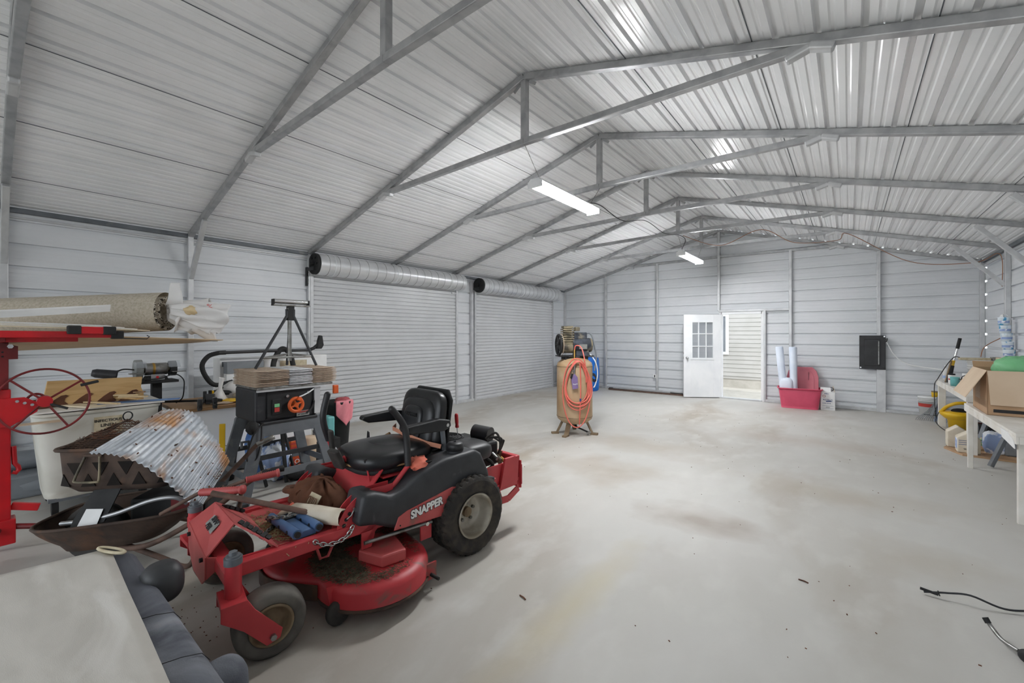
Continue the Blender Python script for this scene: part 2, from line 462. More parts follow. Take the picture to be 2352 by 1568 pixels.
# ------------------------------------------------------------------ steel frames
T = .06
names = ['steel truss frame nearest the viewer, at the left picture edge', 'second steel truss frame, with the near left knee brace',
         'third steel truss frame, beside the near roll-up door', 'fourth steel truss frame, carrying the far end of the near shop light',
         'fifth steel truss frame, between the two shop lights', 'sixth steel truss frame, just before the far shop light',
         'seventh steel truss frame, just beyond the far shop light', 'last steel truss frame, against the gable wall']
for i, y in enumerate(FY):
    yy = y if i < 7 else y - .035
    t = thing('roof_truss', names[i], 'truss', (XM, yy, 0), 0, 'steel truss frames of the shed', 'structure')
    hw = XR - XM
    for sg in (-1, 1):
        px = sg * (hw - .032)
        if not (sg < 0 and i in (3, 4, 5, 6)):
            MB().beam((px, 0, 0), (px, 0, HE - .02), T).build('post', 'galvpost', t, .006)
        else:
            MB().beam((px, 0, 2.52), (px, 0, HE - .02), T).build('post', 'galvpost', t, .006)
        dz = .036
        MB().beam((sg * hw, 0, HE - dz), (0, 0, HR - dz), T, T).build('rafter', 'galv', t, .007)
        bxx = sg * 2.256
        b = MB(); zb = HR - 2.256 * SL - .085
        b.beam((sg * 2.33, 0, zb - sg * sg * .075 * SL + .0), (sg * 2.20, 0, zb + .03), .066, .05)
        b.beam((sg * 2.21, 0, zb + .025), (sg * 2.08, 0, zb - .012), .064, .045)
        b.build('end_bracket', 'galvpost', t, .012)
        if (sg < 0 and i in (0, 1)) or (sg > 0 and i in (3, 4, 5, 6)):
            MB().beam((sg * (hw - .60), 0, HE + .6 * SL - .09), (sg * (hw - .06), 0, 2.22), .052, .052).build('knee_brace', 'galvpost', t, .006)
    zt = HR - 2.256 * SL - .052
    tb = MB(); tb.beam((-2.2, 0, zt), (0, 0, zt + .03), .056); tb.beam((0, 0, zt + .03), (2.2, 0, zt), .056)
    tb.build('tie_beam', 'galv', t, .006)
    MB().beam((0, 0, zt + .05), (0, 0, HR - .07), T).build('king_post', 'galv', t, .006)
    g = MB()
    for sg in (-1, 1): g.box((sg * .09, 0, HR - .115), (.09, .004, .03), (0, sg * .6, 0))
    g.build('gusset', 'galv', t)

# gable wall studs
st = thing('trim_3', 'row of steel studs standing against the gable wall', 'stud', (0, YB - .04, 0), 0, None, 'structure')
for x in (-5.281, -3.845, -2.39, -.976, .456):
    z0 = WH + .06 if abs(x + 2.39) < .01 else 0
    z1 = min(zroof(x) - .07, zroof(XM - 2.256) - .03) if abs(x + 2.39) > .1 else HR - .07
    s_ = MB().beam((x, 0, z0), (x, 0, z1), .055).build('stud', 'galvpost', st, .006)
# header of the walk door framing
MB().beam((-2.39, 0, WH + .05), (-.976, 0, WH + .05), .05).build('header', 'galvpost', st, .006)
MB().beam((-1.455, 0, 0), (-1.455, 0, WH + .03), .05).build('stud', 'galvpost', st, .006)
rail('trim_5', [((XL + .032, 6.84, 0), (XL + .032, 6.84, HE - .1))], 'steel post standing between the two roll-up doors', .06)

# ------------------------------------------------------------------ roll-up doors
def rollup(idx, y0, y1, label):
    t = thing('door_%d' % idx, label, 'roll-up door', (XL, (y0 + y1) / 2, 0), 0, 'roll-up doors', 'structure')
    w = (y1 - y0) / 2
    c = MB(); P = []; p = .072; n = int(2.62 / p)
    for k in range(n):
        z = .03 + k * p
        P += [(z, 0), (z + .004, .02), (z + p - .013, .02), (z + p - .008, 0)]
    for (z0, h0), (z1, h1) in zip(P[:-1], P[1:]):
        c.add([(.02 + h0, -w, z0), (.02 + h0, w, z0), (.02 + h1, w, z1), (.02 + h1, -w, z1)], [(0, 1, 2, 3)])
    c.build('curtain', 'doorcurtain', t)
    MB().bx(.01, .05, -w, w, .0, .035).build('bottom_bar', 'galvpost', t, .004)
    for sg in (-1, 1):
        g = MB(); g.beam((.03, sg * (w + .02), 0), (.03, sg * (w + .02), 2.58), .05, .08, (1, 0, 0))
        g.build('guide_track', 'galvpost', t, .004)
    cz, cx, R = 2.585, .20, .165
    d = MB(); d.cyl((cx, -w - .02, cz), (cx, w + .02, cz), R, n=40); d.build('drum', 'drum', t)
    rr = MB(); k = -w + .12
    while k < w:
        rr.torus((cx, k, cz), R + .0005, .0045, (0, 1, 0), 40, 6); k += .17
    rr.build('coil_ridge', 'galv', t)
    for f in (-.86, -.1, .75):
        s = MB(); s.torus((cx, f * w, cz), R + .003, .008, (0, 1, 0), 40, 6); s.build('strap', 'whitepaint', t)
    e = MB(); yy = -w - .045
    e.cyl((cx, yy - .02, cz), (cx, yy + .02, cz), R * .98, n=32)
    for a in range(6):
        q = a * PI / 3; e.cyl((cx + .1 * math.cos(q), yy - .03, cz + .1 * math.sin(q)), (cx + .1 * math.cos(q), yy + .01, cz + .1 * math.sin(q)), .018, n=10)
    e.cyl((cx, yy - .07, cz), (cx, yy, cz), .03, n=12)
    e.build('end_wheel', 'blackmat', t)
    b = MB(); b.bx(0, cx + .04, yy - .045, yy - .025, cz - .1, cz - .05); b.bx(.0, .05, yy - .05, yy - .02, cz - .33, cz - .04)
    for q in range(4): b.cyl((.05, yy - .035, cz - .12 - q * .06), (.06, yy - .035, cz - .12 - q * .06), .008, n=8)
    b.build('bracket', 'black', t, .003)
    l = MB(); l.bx(.04, .06, -w - .02, -w + .12, 2.36, 2.385); l.bx(.04, .06, w - .12, w + .02, 2.36, 2.385); l.build('stop_clip', 'galvpost', t)
rollup(2, D1[0], D1[1], 'near roll-up door behind the riding mower, coiled drum above')
rollup(3, D2[0], D2[1], 'far roll-up door beside the air compressor, coiled drum above')

# ------------------------------------------------------------------ walk door: frame and open leaf
t = thing('trim_4', 'white door frame round the open walk door', 'door frame', (0, YB, 0), 0, None, 'structure')
f = MB(); a, b = WD
f.bx(a - .03, a + .025, -.07, .06, 0, WH + .02); f.bx(b - .025, b + .03, -.07, .06, 0, WH + .02); f.bx(a, b, -.07, .06, WH - .035, WH + .02)
f.build('jamb', 'whitepaint', t, .004)
MB().bx(a, b, -.08, .08, 0, .03).build('threshold', 'galvpost', t, .004)
t = thing('door_1', 'white walk door standing open, nine small panes above a flat panel', 'door', (-2.355, 10.80, 0), math.radians(180 + 33.5), None, 'structure')
w, h, th = .835, 1.96, .042
p = MB(); gx0, gx1, gz0, gz1 = .155, .665, .92, 1.80
p.bx(0, gx0, -th / 2, th / 2, .02, h); p.bx(gx1, w, -th / 2, th / 2, .02, h); p.bx(gx0, gx1, -th / 2, th / 2, .02, gz0); p.bx(gx0, gx1, -th / 2, th / 2, gz1, h)
p.build('panel', 'whitepaint', t, .003)
f = MB(); e = .04
for s in (-1, 1):
    y0, y1 = sorted((s * th / 2, s * (th / 2 + .012)))
    f.bx(gx0 - .02, gx0 + .025, y0, y1, gz0 - .02, gz1 + .02); f.bx(gx1 - .025, gx1 + .02, y0, y1, gz0 - .02, gz1 + .02)
    f.bx(gx0 + .025, gx1 - .025, y0, y1, gz0 - .02, gz0 + .025); f.bx(gx0 + .025, gx1 - .025, y0, y1, gz1 - .025, gz1 + .02)
for k in (1, 2):
    x = gx0 + (gx1 - gx0) * k / 3; f.bx(x - .011, x + .011, -.022, .022, gz0, gz1)
    z = gz0 + (gz1 - gz0) * k / 3; f.bx(gx0, gx1, -.022, .022, z - .011, z + .011)
f.build('window_frame', 'whitepaint', t, .003)
MB().bx(gx0, gx1, -.003, .003, gz0, gz1).build('pane', 'glass', t)
k = MB()
for s in (-1, 1):
    k.cyl((w - .07, s * .02, .94), (w - .07, s * .03, .94), .03, n=18); k.cyl((w - .07, s * .03, .94), (w - .07, s * .055, .94), .012, n=12)
    k.ell((w - .07, s * .07, .94), (.028, .02, .028))
k.build('knob', 'chrome', t)
k = MB(); k.bx(w - .001, w + .002, -.012, .012, .91, .97); k.bx(w - .001, w + .002, -.012, .012, 1.03, 1.07); k.build('latch_plate', 'steel', t)

# what stands outside the walk door
t = thing('building', 'pale sided building standing outside the open walk door', 'building', (-2.2, 13.6, 0))
s = MB(); z = .28
while z < 3.4:
    s.add([(-4.0, 0, z), (4.0, 0, z), (4.0, .012, z + .12), (-4.0, .012, z + .12)], [(0, 1, 2, 3)])
    s.add([(-4.0, .012, z + .12), (4.0, .012, z + .12), (4.0, 0, z + .12), (-4.0, 0, z + .12)], [(0, 1, 2, 3)]); z += .12
s.bx(-4, 4, .014, .2, .2, 3.4)
s.build('siding', 'siding', t)
MB().bx(-4, 4, .03, .2, -.06, .28).build('foundation', 'ground', t)
q = MB(); q.bx(-4.2, 4.2, -.55, .3, 3.4, 3.5); q.build('eave', 'white', t)
f = MB(); f.bx(-.62, -.54, -.03, .03, .9, 2.1); f.bx(-1.5, -1.42, -.03, .03, .9, 2.1); f.bx(-1.42, -.62, -.03, .03, 2.02, 2.1); f.bx(-1.42, -.62, -.03, .03, .9, .98)
wf = f.build('window_frame', 'white', t, .004)
MB().bx(-1.42, -.62, -.008, .0, .98, 2.02).build('pane', 'greyplastic', wf)

# ------------------------------------------------------------------ shop lights and cords
def shoplight(y, label):
    t = thing('shop_light', label, 'light', (XM, y, 2.975), 0, 'hanging shop lights')
    L = .61
    h = MB(); h.prism([(-.084, .013), (.084, .013), (.05, .05), (-.05, .05)], lambda u, w, k: (u, k, w), -L, L); h.build('housing', 'whitepaint', t, .003)
    MB().bx(-.007, .007, -L + .02, L - .02, -.012, .012).build('spine', 'whitepaint', t)
    for sx in (-1, 1):
        d = MB(); d.prism([(sx * .007, -.012), (sx * .014, -.026), (sx * .058, -.028), (sx * .078, -.01), (sx * .078, .012), (sx * .007, .012)][::sx], lambda u, w, k: (u, k, w), -L + .02, L - .02)
        d.build('diffuser', 'led', t)
    for s in (-1, 1): MB().box((0, s * (L - .008), -.008), (.165, .02, .066)).build('end_cap', 'whitepaint', t, .004)
    for s in (-1, 1):
        c = MB()
        ya = s * .5; yt = s * .765
        for q in range(10):
            k = q / 10; k2 = (q + 1) / 10
            c.cyl((0, ya + (yt - ya) * k, .045 + .27 * k), (0, ya + (yt - ya) * k2, .045 + .27 * k2), .0035 if q % 2 else .0025, n=6)
        c.build('chain', 'steel', t)
shoplight(3.97, 'near bright hanging shop light over the middle of the floor')
shoplight(8.56, 'far bright hanging shop light toward the gable wall')
def cord(name, pts, r, mt, label, k=8, **kw):
    o = MB().tube(spline(pts, k), r, 6).build(name, mt); return tag(o, label, 'cord', **kw)
cord('extension_cord', [(XM, 4.5, 3.06), (-2.38, 4.75, 3.08), (-2.3, 5.2, 2.98), (-2.38, 6.2, 3.20), (-2.34, 6.9, 3.14), (-2.36, 7.70, 3.26), (-2.3, 7.9, 3.2), (-2.39, 8.0, 3.06)], .005, 'cordblack', 'dark power cord looping between the two shop lights')
cord('extension_cord', [(-2.3, 7.76, 3.25), (-1.7, 7.78, 3.0), (-1.1, 7.8, 3.18), (-.7, 8.4, 3.02), (-.15, 9.2, 3.12), (.0, 9.27, 3.22), (.8, 9.7, 2.72), (1.5, 9.5, 2.6), (1.74, 9.33, 2.68), (1.76, 9.32, 2.2)], .0055, 'cordbrown', 'brown cord drooping from the trusses to the wall over the paint cans')

# ================================================================== RIDING MOWER (local frame: +x near side, +y rearward)
MO = (-2.48, 2.04, 0); MR = -math.radians(5)
mw = thing('riding_mower', 'red and black zero-turn riding mower standing in the middle foreground', 'riding mower', MO, MR)
X3 = lambda a, b, x: (x, a, b)          # (y, z) outline pushed out along x

def turf_wheel(cx):
    R, w, n = .262, .11, 180
    prof = [(.135, -.075), (.150, -.095), (.20, -.112), (.235, -.112), (.250, -.104), (.256, -.096)]
    rows = [-.09, -.066, -.064, -.040, -.038, -.014, -.012, .012, .014, .038, .040, .064, .066, .09]
    prof += [(.256, r) for r in rows] + [(.256, .096), (.250, .104), (.235, .112), (.20, .112), (.150, .095), (.135, .075)]
    def mod(r, j, i):
        k = j - 6
        if 0 <= k < len(rows):
            band = k // 2
            if k % 2 == 1 and k < len(rows) - 1 and False: return r
            ph = (i + (3 if band % 2 else 0)) % 6
            return .2655 if ph < 4 else .2545
        if j in (5, 6 + len(rows)): return .2615 if i % 6 < 4 else .2555
        return r
    t = MB().lathe(prof, (cx, .11, .264), (1, 0, 0), n, False, mod).build('rear_wheel', 'tread', mw)
    s = 1 if cx > 0 else -1
    r = MB(); o = (cx, .11, .264)
    pr = [(.148, .098), (.152, .108), (.144, .112), (.136, .104), (.128, .06), (.122, .01), (.112, .0), (.09, -.01), (.07, -.008), (.05, -.006), (.0, -.006)]
    r.lathe([(a, b * s) for a, b in pr], o, (1, 0, 0), 48)
    rim = r.build('rim', 'rim', t)
    h = MB(); h.cyl((cx - s * .01, .11, .264), (cx + s * .02, .11, .264), .034, n=20); h.build('hub', 'rimrust', t)
    for a in range(5):
        q = a * 2 * PI / 5 + .3
        MB().cyl((cx - s * .01, .11 + .062 * math.cos(q), .264 + .062 * math.sin(q)), (cx + s * .012, .11 + .062 * math.cos(q), .264 + .062 * math.sin(q)), .011, n=6).build('wheel_bolt', 'steel', t)
turf_wheel(.375); turf_wheel(-.375)

def caster(kx, ang):
    """king pin, fork and smooth front wheel turned by ang about the pin"""
    ky = -1.30; R = Matrix.Rotation(ang, 3, 'Z')
    P = lambda p: tuple(V((kx, ky, 0)) + R @ V(p))
    f = MB()
    f.cyl((kx, ky, .305), (kx, ky, .475), .034, n=20)
    fk = f.build('caster_fork', 'red', mw)
    for s in (-1, 1):
        pl = MB(); x0 = s * .078
        pl.prism([(-.055, .325), (.045, .325), (.075, .27), (.185, .14), (.175, .10), (.12, .085), (.03, .19), (-.055, .26)], lambda u, w, k: P((x0 + k, u, w)), -.0035, .0035)
        pl.build('fork_plate', 'red', fk, .002)
        MB().cyl(P((s * .08, .145, .118)), P((s * .098, .145, .118)), .014, n=6).build('axle_bolt', 'steel', fk)
    MB().prism([(-.055, -.08), (.045, -.08), (.045, .08), (-.055, .08)], lambda u, w, k: P((w, u, k)), .30, .325).build('fork_yoke', 'red', fk, .003)
    c = MB(); c.cyl((kx, ky, .47), (kx, ky, .50), .037, n=20); c.cyl((kx, ky, .50), (kx, ky, .508), .03, n=20); c.cyl((kx, ky, .508), (kx, ky, .525), .018, n=6)
    c.build('pin_cap', 'sawgrey', fk, .002)
    w = MB(); c0 = P((0, .145, .154)); ax = R @ V((1, 0, 0))
    w.lathe([(.09, -.045), (.10, -.058), (.13, -.064), (.146, -.056), (.153, -.035), (.1545, 0), (.153, .035), (.146, .056), (.13, .064), (.10, .058), (.09, .045)], c0, ax, 48)
    wo = w.build('caster_wheel', 'greytire', mw)
    for s in (-1, 1):
        MB().lathe([(.095, s * .055), (.092, s * .062), (.082, s * .058), (.075, s * .03), (.05, s * .022), (.025, s * .04), (.0, s * .04)], c0, ax, 36).build('caster_rim', 'rimrust', wo)
caster(.42, math.radians(-6)); caster(-.40, math.radians(4))

# chassis
for s in (-1, 1):
    x = s * .335
    MB().beam((x, -1.285, .40), (x, .42, .385), .05, .066).build('frame_rail', 'red', mw, .006)
    MB().prism([(-.66, .37), (-.56, .37), (-.56, .42), (-.60, .275), (-.66, .275)], X3, x + s * .026, x + s * .034).build('lift_bracket', 'red', mw)
f = MB(); f.beam((-.43, -1.30, .41), (.43, -1.30, .41), .07, .07)
f.build('front_axle', 'red', mw, .01)
for s in (-1, 1):
    MB().prism([(-1.29, .44), (-1.29, .375), (-1.05, .40), (-1.02, .43)], X3, s * .30, s * .31).build('corner_gusset', 'red', mw)
# foot rest
p = MB(); yr, zr = -1.245, .565
p.add([(-.185, yr, zr), (.205, yr, zr), (.24, -1.365, .455), (-.15, -1.365, .505)], [(0, 1, 2, 3)])
fp = p.build('front_plate', 'reddull', mw, solid=.006)
p = MB(); p.prism([(-.15, .505), (.24, .455), (.235, .35), (.17, .305), (-.02, .30), (-.15, .37)], lambda u, w, k: (u, k, w), -1.372, -1.366)
p.build('front_skirt', 'reddull', mw)
p = MB(); p.add([(.24, -1.365, .455), (.235, -1.365, .35), (.26, -1.27, .43)], [(0, 1, 2)]); p.build('skirt_gusset', 'reddull', mw, solid=.005)
p = MB(); p.add([(-.185, yr, zr), (.205, yr, zr), (.33, -1.085, .435), (-.31, -1.085, .435)], [(0, 3, 2, 1)])
p.build('foot_ramp', 'reddull', mw, solid=.006)
for (a, b) in (((-.13, -1.215, .55), (-.235, -1.10, .457)), ((.16, -1.215, .55), (.265, -1.10, .457))):
    g = MB(); L = 7
    for k in range(L):
        q0 = V(a).lerp(V(b), k / L); q1 = V(a).lerp(V(b), (k + .85) / L)
        g.beam(q0, q1, .032 + .012 * (k % 2), .016)
    g.build('grip_strip', 'blackmat', mw)
for k in range(2):
    MB().cyl((-.10 + k * .29, -1.372, .46 - k * .03), (-.10 + k * .29, -1.385, .46 - k * .03), .011, n=8).build('plate_bolt', 'blackmat', mw)
lab = MB(); U = V((.39, 0, -.0)); nrm = V((0, -.676, .737))
def onplate(u, v):   # u across, v up the plate
    a = V((-.15, -1.365, .505)).lerp(V((.24, -1.365, .455)), u); b = V((-.185, yr, zr)).lerp(V((.205, yr, zr)), u)
    return a.lerp(b, v) + V((0, -.004, .003))
lab.add([onplate(.36, .40), onplate(.68, .36), onplate(.68, .72), onplate(.36, .76)], [(0, 1, 2, 3)])
lb = lab.build('decal', 'labelgrey', mw)
text('SNAP\nPER', .036, 'ink', lb, onplate(.52, .56) + V((0, -.002, .002)), (.39, 0, -.03), (0, .12, .08), bold=.001)
# foot pan and cross panels
MB().bx(-.31, .31, -1.09, -.60, .405, .412).build('foot_pan', 'reddull', mw)
MB().add([(-.25, -.66, .41), (.25, -.66, .41), (.25, -.46, .66), (-.25, -.46, .66)], [(0, 1, 2, 3)]).build('dash_panel', 'red', mw, solid=.008)
MB().bx(-.25, .25, -.46, -.20, .60, .612).build('seat_deck', 'red', mw, .004)
MB().bx(-.26, .26, -.30, .3, .43, .60).build('engine_bay', 'blackmat', mw, .01)
for x in (-.13, .1): MB().bx(x, x + .08, -.43, -.33, .612, .66).build('seat_mount', 'red', mw, .004)
g = MB()
for z in (.50, .535): g.beam((-.2, -.585 + (z - .5) * .8, z), (-.2, -.50 + (z - .5) * .8, z + .1), .012, .006)
g.build('slot', 'blackmat', mw)
# height-of-cut quadrants (curved red plates with a row of holes)
for s in (-1, 1):
    q = MB(); pts = []
    for k in range(11):
        a = PI + (-PI / 2) * k / 10 * .98
        pts.append((-.575 + .225 * math.cos(a), .385 + .215 * math.sin(a)))
    pts += [(-.45, .60), (-.45, .40)]
    q.prism(pts, X3, s * .285, s * .292); qo = q.build('quadrant_plate', 'red', mw)
    q = MB(); q.prism(pts, X3, s * .345, s * .351); q2 = q.build('quadrant_plate', 'red', mw)
    for k in range(7):
        a = PI - (PI / 2) * (.08 + k * .115); xx = s * .3535
        MB().cyl((s * .350, -.575 + .19 * math.cos(a), .385 + .18 * math.sin(a)), (xx, -.575 + .19 * math.cos(a), .385 + .18 * math.sin(a)), .011, n=12).build('pin_hole', 'ink', q2)
MB().cyl((.35, -.70, .52), (.372, -.70, .52), .012, n=10).build('pin', 'chrome', mw)
MB().tube([(.36, -.70, .52), (.365, -.72, .49), (.362, -.745, .475)], .004).build('pin_clip', 'chrome', mw)
# side pods
pod = [(-.715, .435), (-.675, .605), (-.60, .598), (-.50, .555), (-.43, .565), (-.28, .645), (-.11, .685), (.16, .695), (.215, .66), (.285, .525), (.30, .46),
       (.19, .475), (.08, .44), (-.02, .38), (-.085, .325), (-.48, .35), (-.60, .41)]
for s in (-1, 1):
    b = MB().prism(pod, X3, s * .22, s * .425).build('side_pod', 'pod', mw, .03, 4)
    for f_ in b.data.polygons: f_.use_smooth = True
    arch = [(.32, .47), (.20, .50), (.075, .46), (-.03, .395), (-.10, .325), (-.07, .315), (0.0, .375), (.09, .425), (.20, .455), (.31, .425)]
    MB().prism(arch, X3, s * .40, s * .452).build('wheel_arch', 'pod', b, .008)
    pan = [(-.49, .345), (-.46, .415), (-.40, .437), (-.055, .492), (-.02, .485), (-.015, .455), (-.10, .322)]
    pp = MB().prism(pan, X3, s * .42, s * .432).build('side_panel', 'reddull', b, .008)
    dc = text('SNAPPER', .066, 'ink', pp, (s * .4335, -.26, .415), (0, s * .27, s * .031), (0, -.02, 1), bold=.0068, sx=.9, shear=.12, name='decal_outline')
    text('SNAPPER', .066, 'inkwhite', pp, (s * .4352, -.26, .415), (0, s * .27, s * .031), (0, -.02, 1), bold=.003, sx=.9, shear=.12)
    for (yy, zz) in ((-.45, .365), (-.05, .468), (-.12, .345)):
        MB().cyl((s * .43, yy, zz), (s * .434, yy, zz), .005, n=8).build('screw', 'blackmat', pp)
    cup = MB(); cup.cyl((s * .32, -.19, .62), (s * .32, -.19, .676), .045, n=24); cup.build('cup_holder', 'ink', b)
    if s > 0:
        c = MB(); c.cyl((.33, .045, .66), (.33, .045, .70), .058, n=24); c.build('tank_neck', 'pod', b)
        c = MB(); c.lathe([(0, .055), (.02, .055), (.05, .05), (.056, .04), (.058, 0), (.05, -.002)], (.33, .045, .70), (0, 0, 1), 28, True, lambda r, j, i: r + (.003 if j in (3, 4) and i % 2 else 0))
        c.build('fuel_cap', 'black', b)
        MB().cyl((.33, .045, .75), (.33, .045, .765), .008, n=10).build('cap_vent', 'ink', b)
# seat
def cush(u, v):
    a = u * 2 * PI; r = math.sin(v * PI) ** .5 if v < .5 else math.sin(v * PI) ** .5
    return u, v
st = MB()
st.ell((0, -.30, .695), (.27, .285, .075), 40, 16, None, 0, .62)
so = st.build('seat', 'seat', mw)
MB().ell((0, -.28, .725), (.17, .17, .055), 28, 12, None, 0, .75).build('seat_cushion', 'seat', so)
MB().ell((0, -.30, .64), (.25, .27, .035), 36, 10, None, 0, .6).build('seat_pan', 'blackmat', so)
MB().tube([(math.cos(a) * .267, -.30 + math.sin(a) * .282, .668) for a in [PI + k * PI / 16 for k in range(17)]], .007, 6).build('seat_piping', 'wood', so)
tilt = (-.16, 0, 0)
b = MB(); b.ell((0, .005, .88), (.245, .05, .215), 36, 14, tilt, 0, .45); bo = b.build('backrest', 'seat', mw)
b = MB(); b.ell((0, -.03, .845), (.205, .055, .195), 32, 14, tilt, 0, .55); b.build('backrest_cushion', 'seat', bo)
b = MB(); b.ell((0, -.075, .86), (.115, .03, .125), 24, 10, tilt, 0, .5); b.build('lumbar_pad', 'seat', bo)
text('SNAPPER', .036, 'blackmat', bo, (0, -.098, .925), (1, 0, 0), (0, .16, 1), bold=.001, ext=.002)
MB().prism([(-.245, .0), (.245, 0), (.245, .36), (.19, .43), (-.19, .43), (-.245, .36)], lambda u, w, k: (u, .045 + k + w * .16 - .02, .67 + w), 0, .02).build('back_shell', 'blackmat', bo, .008)
for s in (-1, 1):
    x = s * .275
    a = MB(); a.prism([(-.345, .882), (-.335, .908), (-.06, .925), (.03, .905), (.04, .86), (-.02, .835), (-.29, .852)], X3, x - .03, x + .03)
    ao = a.build('armrest', 'seat', mw, .012, 3)
    MB().beam((x - s * .02, -.01, .87), (x - s * .03, .02, .68), .02, .03).build('armrest_bracket', 'sawgrey', ao)
    MB().cyl((x + s * .03, .0, .875), (x + s * .036, .0, .875), .012, n=12).build('pivot_bolt', 'chrome', ao)
st_ = MB(); pts = [(-.26, -.06, .80), (-.20, -.125, .795), (0, -.13, .775), (.2, -.09, .745), (.27, -.03, .725)]
for a, c in zip(pts[:-1], pts[1:]): st_.beam(a, c, .003, .03)
st_.build('strap', 'strap', bo)
# steering levers
def lever(x, P, dx, name='steering_lever'):
    pts = [(x + dx * (i > 1), y, z) for i, (y, z) in enumerate(P)]
    g = MB(); s = spline([pts[0], pts[1], pts[2]], 8); g.tube(s, .0215, 12); g.ell(s[0], (.0215, .0215, .0215))
    l = MB().tube([pts[2], pts[3]], .015, 12).build(name, 'red', mw)
    g.build('grip', 'black', l)
lever(.30, [(-.428, 1.04), (-.335, .90), (-.325, .67), (-.445, .555)], .02)
lever(-.30, [(-.573, 1.085), (-.603, .926), (-.555, .765), (-.47, .552)], -.02)
for x, y in ((.02, -.58),):
    l = MB().tube([(x, -.47, .55), (x - .02, -.60, .72)], .012, 10).build('brake_pedal', 'red', mw)
MB().box((.0, -.64, .715), (.09, .035, .14), (.45, 0, .25)).build('pedal_pad', 'rubber', mw, .01)
MB().box((-.17, -.60, .80), (.05, .03, .13), (.1, 0, 0)).build('pedal_pad', 'rubber', mw, .012)
l = MB().cyl((.2, -.52, .58), (.19, -.535, .67), .006, n=8).build('control_rod', 'red', mw); MB().cyl((.19, -.533, .66), (.185, -.545, .73), .01, n=10).build('knob', 'blackmat', l)
# engine at the back
e = MB(); e.bx(-.22, .20, .17, .60, .45, .64); eo = e.build('engine', 'blackmat', mw, .02)
MB().cyl((-.06, .27, .64), (-.06, .27, .685), .15, .14, n=36).build('fan_shroud', 'black', eo, .006)
g = MB()
for k in range(5): g.torus((-.06, .27, .688), .03 + k * .024, .004, (0, 0, 1), 28, 5)
g.build('screen_ring', 'blackmat', eo)
MB().ell((.18, .30, .62), (.16, .15, .07), 24, 10, None, 0, .6).build('engine_cover', 'black', eo)
MB().cyl((.02, .50, .70), (.17, .54, .69), .062, n=24).build('air_filter', 'black', eo, .01)
for k in range(3):
    MB().tube(spline([(.20, .46 + k * .04, .68), (.27, .50 + k * .03, .73 - k * .04), (.29, .53 + k * .02, .66), (.25, .55, .56), (.2, .5, .5)]), .009, 8).build('fuel_hose', 'rubber', eo)
MB().tube(spline([(.24, .40, .56), (.30, .44, .50), (.27, .36, .45)]), .014, 8).build('intake_hose', 'rubber', eo)
for k in range(5):
    MB().cyl((.23 + k * .012, .50 + k * .035, .56 - k * .02), (.29, .50 + k * .04, .53 - k * .02), .016 - .001 * k, n=12).build('carburettor_part', ('steel', 'castiron', 'brass')[k % 3], eo)
m = MB(); m.cyl((-.2, .62, .5), (.2, .62, .5), .05, n=20); m.build('muffler', 'rimrust', eo)
# rear guard
for s in (-1, 1):
    x = s * .33
    r_ = MB(); r_.bx(x - .005, x + .005, .30, .66, .33, .50); r_.build('rear_side_plate', 'red', mw)
    r_ = MB(); r_.prism([(.46, .32), (.66, .34), (.67, .50), (.62, .54), (.52, .54)], X3, x - .012 + s * .02, x + .012 + s * .02); r_.build('guard_upright', 'red', mw, .004)
MB().beam((-.36, .66, .515), (.36, .66, .515), .05, .045).build('rear_guard_bar', 'red', mw, .01)
g = MB(); y = .70
g.bx(-.36, .36, y - .006, y + .006, .45, .49); g.bx(-.36, .36, y - .006, y + .006, .27, .31)
for x in (-.345, -.12, .12, .345): g.bx(x - .022, x + .022, y - .006, y + .006, .30, .46)
g.build('rear_bumper', 'red', mw, .004)
g = MB(); q = [(.44, .325), (.69, .33), (.685, .27), (.57, .215), (.48, .22)]
for (a, c), (e, f_) in zip(q, q[1:] + q[:1]): g.beam((.341, a, c), (.341, e, f_), .05, .012, (1, 0, 0))
g.build('bumper_side', 'red', mw)
for k in range(6): MB().bx(.338, .350, .565 + .0, .635, .35 + k * .022, .358 + k * .022).build('louvre', 'reddark', mw)
MB().bx(-.30, .30, .22, .26, .22, .44).build('rear_crossmember', 'blackmat', mw)
MB().beam((.30, -.02, .30), (.30, .24, .30), .10, .12).build('hydro_drive', 'blackmat', mw, .02)
MB().beam((-.30, -.02, .30), (-.30, .24, .30), .10, .12).build('hydro_drive', 'blackmat', mw, .02)
MB().cyl((-.37, .11, .264), (.37, .11, .264), .03, n=16).build('rear_axle', 'blackmat', mw)
# mowing deck
out = []
def arc(cx, cy, r, a0, a1, n=12):
    for k in range(n + 1):
        a = math.radians(a0 + (a1 - a0) * k / n); out.append((cx + r * math.cos(a), cy + r * math.sin(a)))
arc(.36, -.58, .31, -95, 88, 22); arc(-.02, -.53, .30, 70, 110, 6); arc(-.40, -.58, .28, 92, 265, 20); arc(0.0, -.72, .33, -130, -55, 10)
d = MB(); n = len(out); cxm, cym = 0, -.6
def ring(k, z): return [(cxm + (x - cxm) * k, cym + (y - cym) * k, z) for x, y in out]
rings = [ring(1.012, .075), ring(1.0, .085), ring(1.0, .165), ring(.975, .19), ring(.90, .20), ring(.45, .205), ring(.02, .207)]
P = [p for r_ in rings for p in r_]
d.add(P, [(j * n + i, j * n + (i + 1) % n, (j + 1) * n + (i + 1) % n, (j + 1) * n + i) for j in range(len(rings) - 1) for i in range(n)], True)
do = d.build('mower_deck', 'reddeck', mw)
sk = MB(); sk.tube([(x * 1.005, cym + (y - cym) * 1.005, .082) for x, y in out], .009, 6, closed=True); sk.build('deck_rim', 'rust', do)
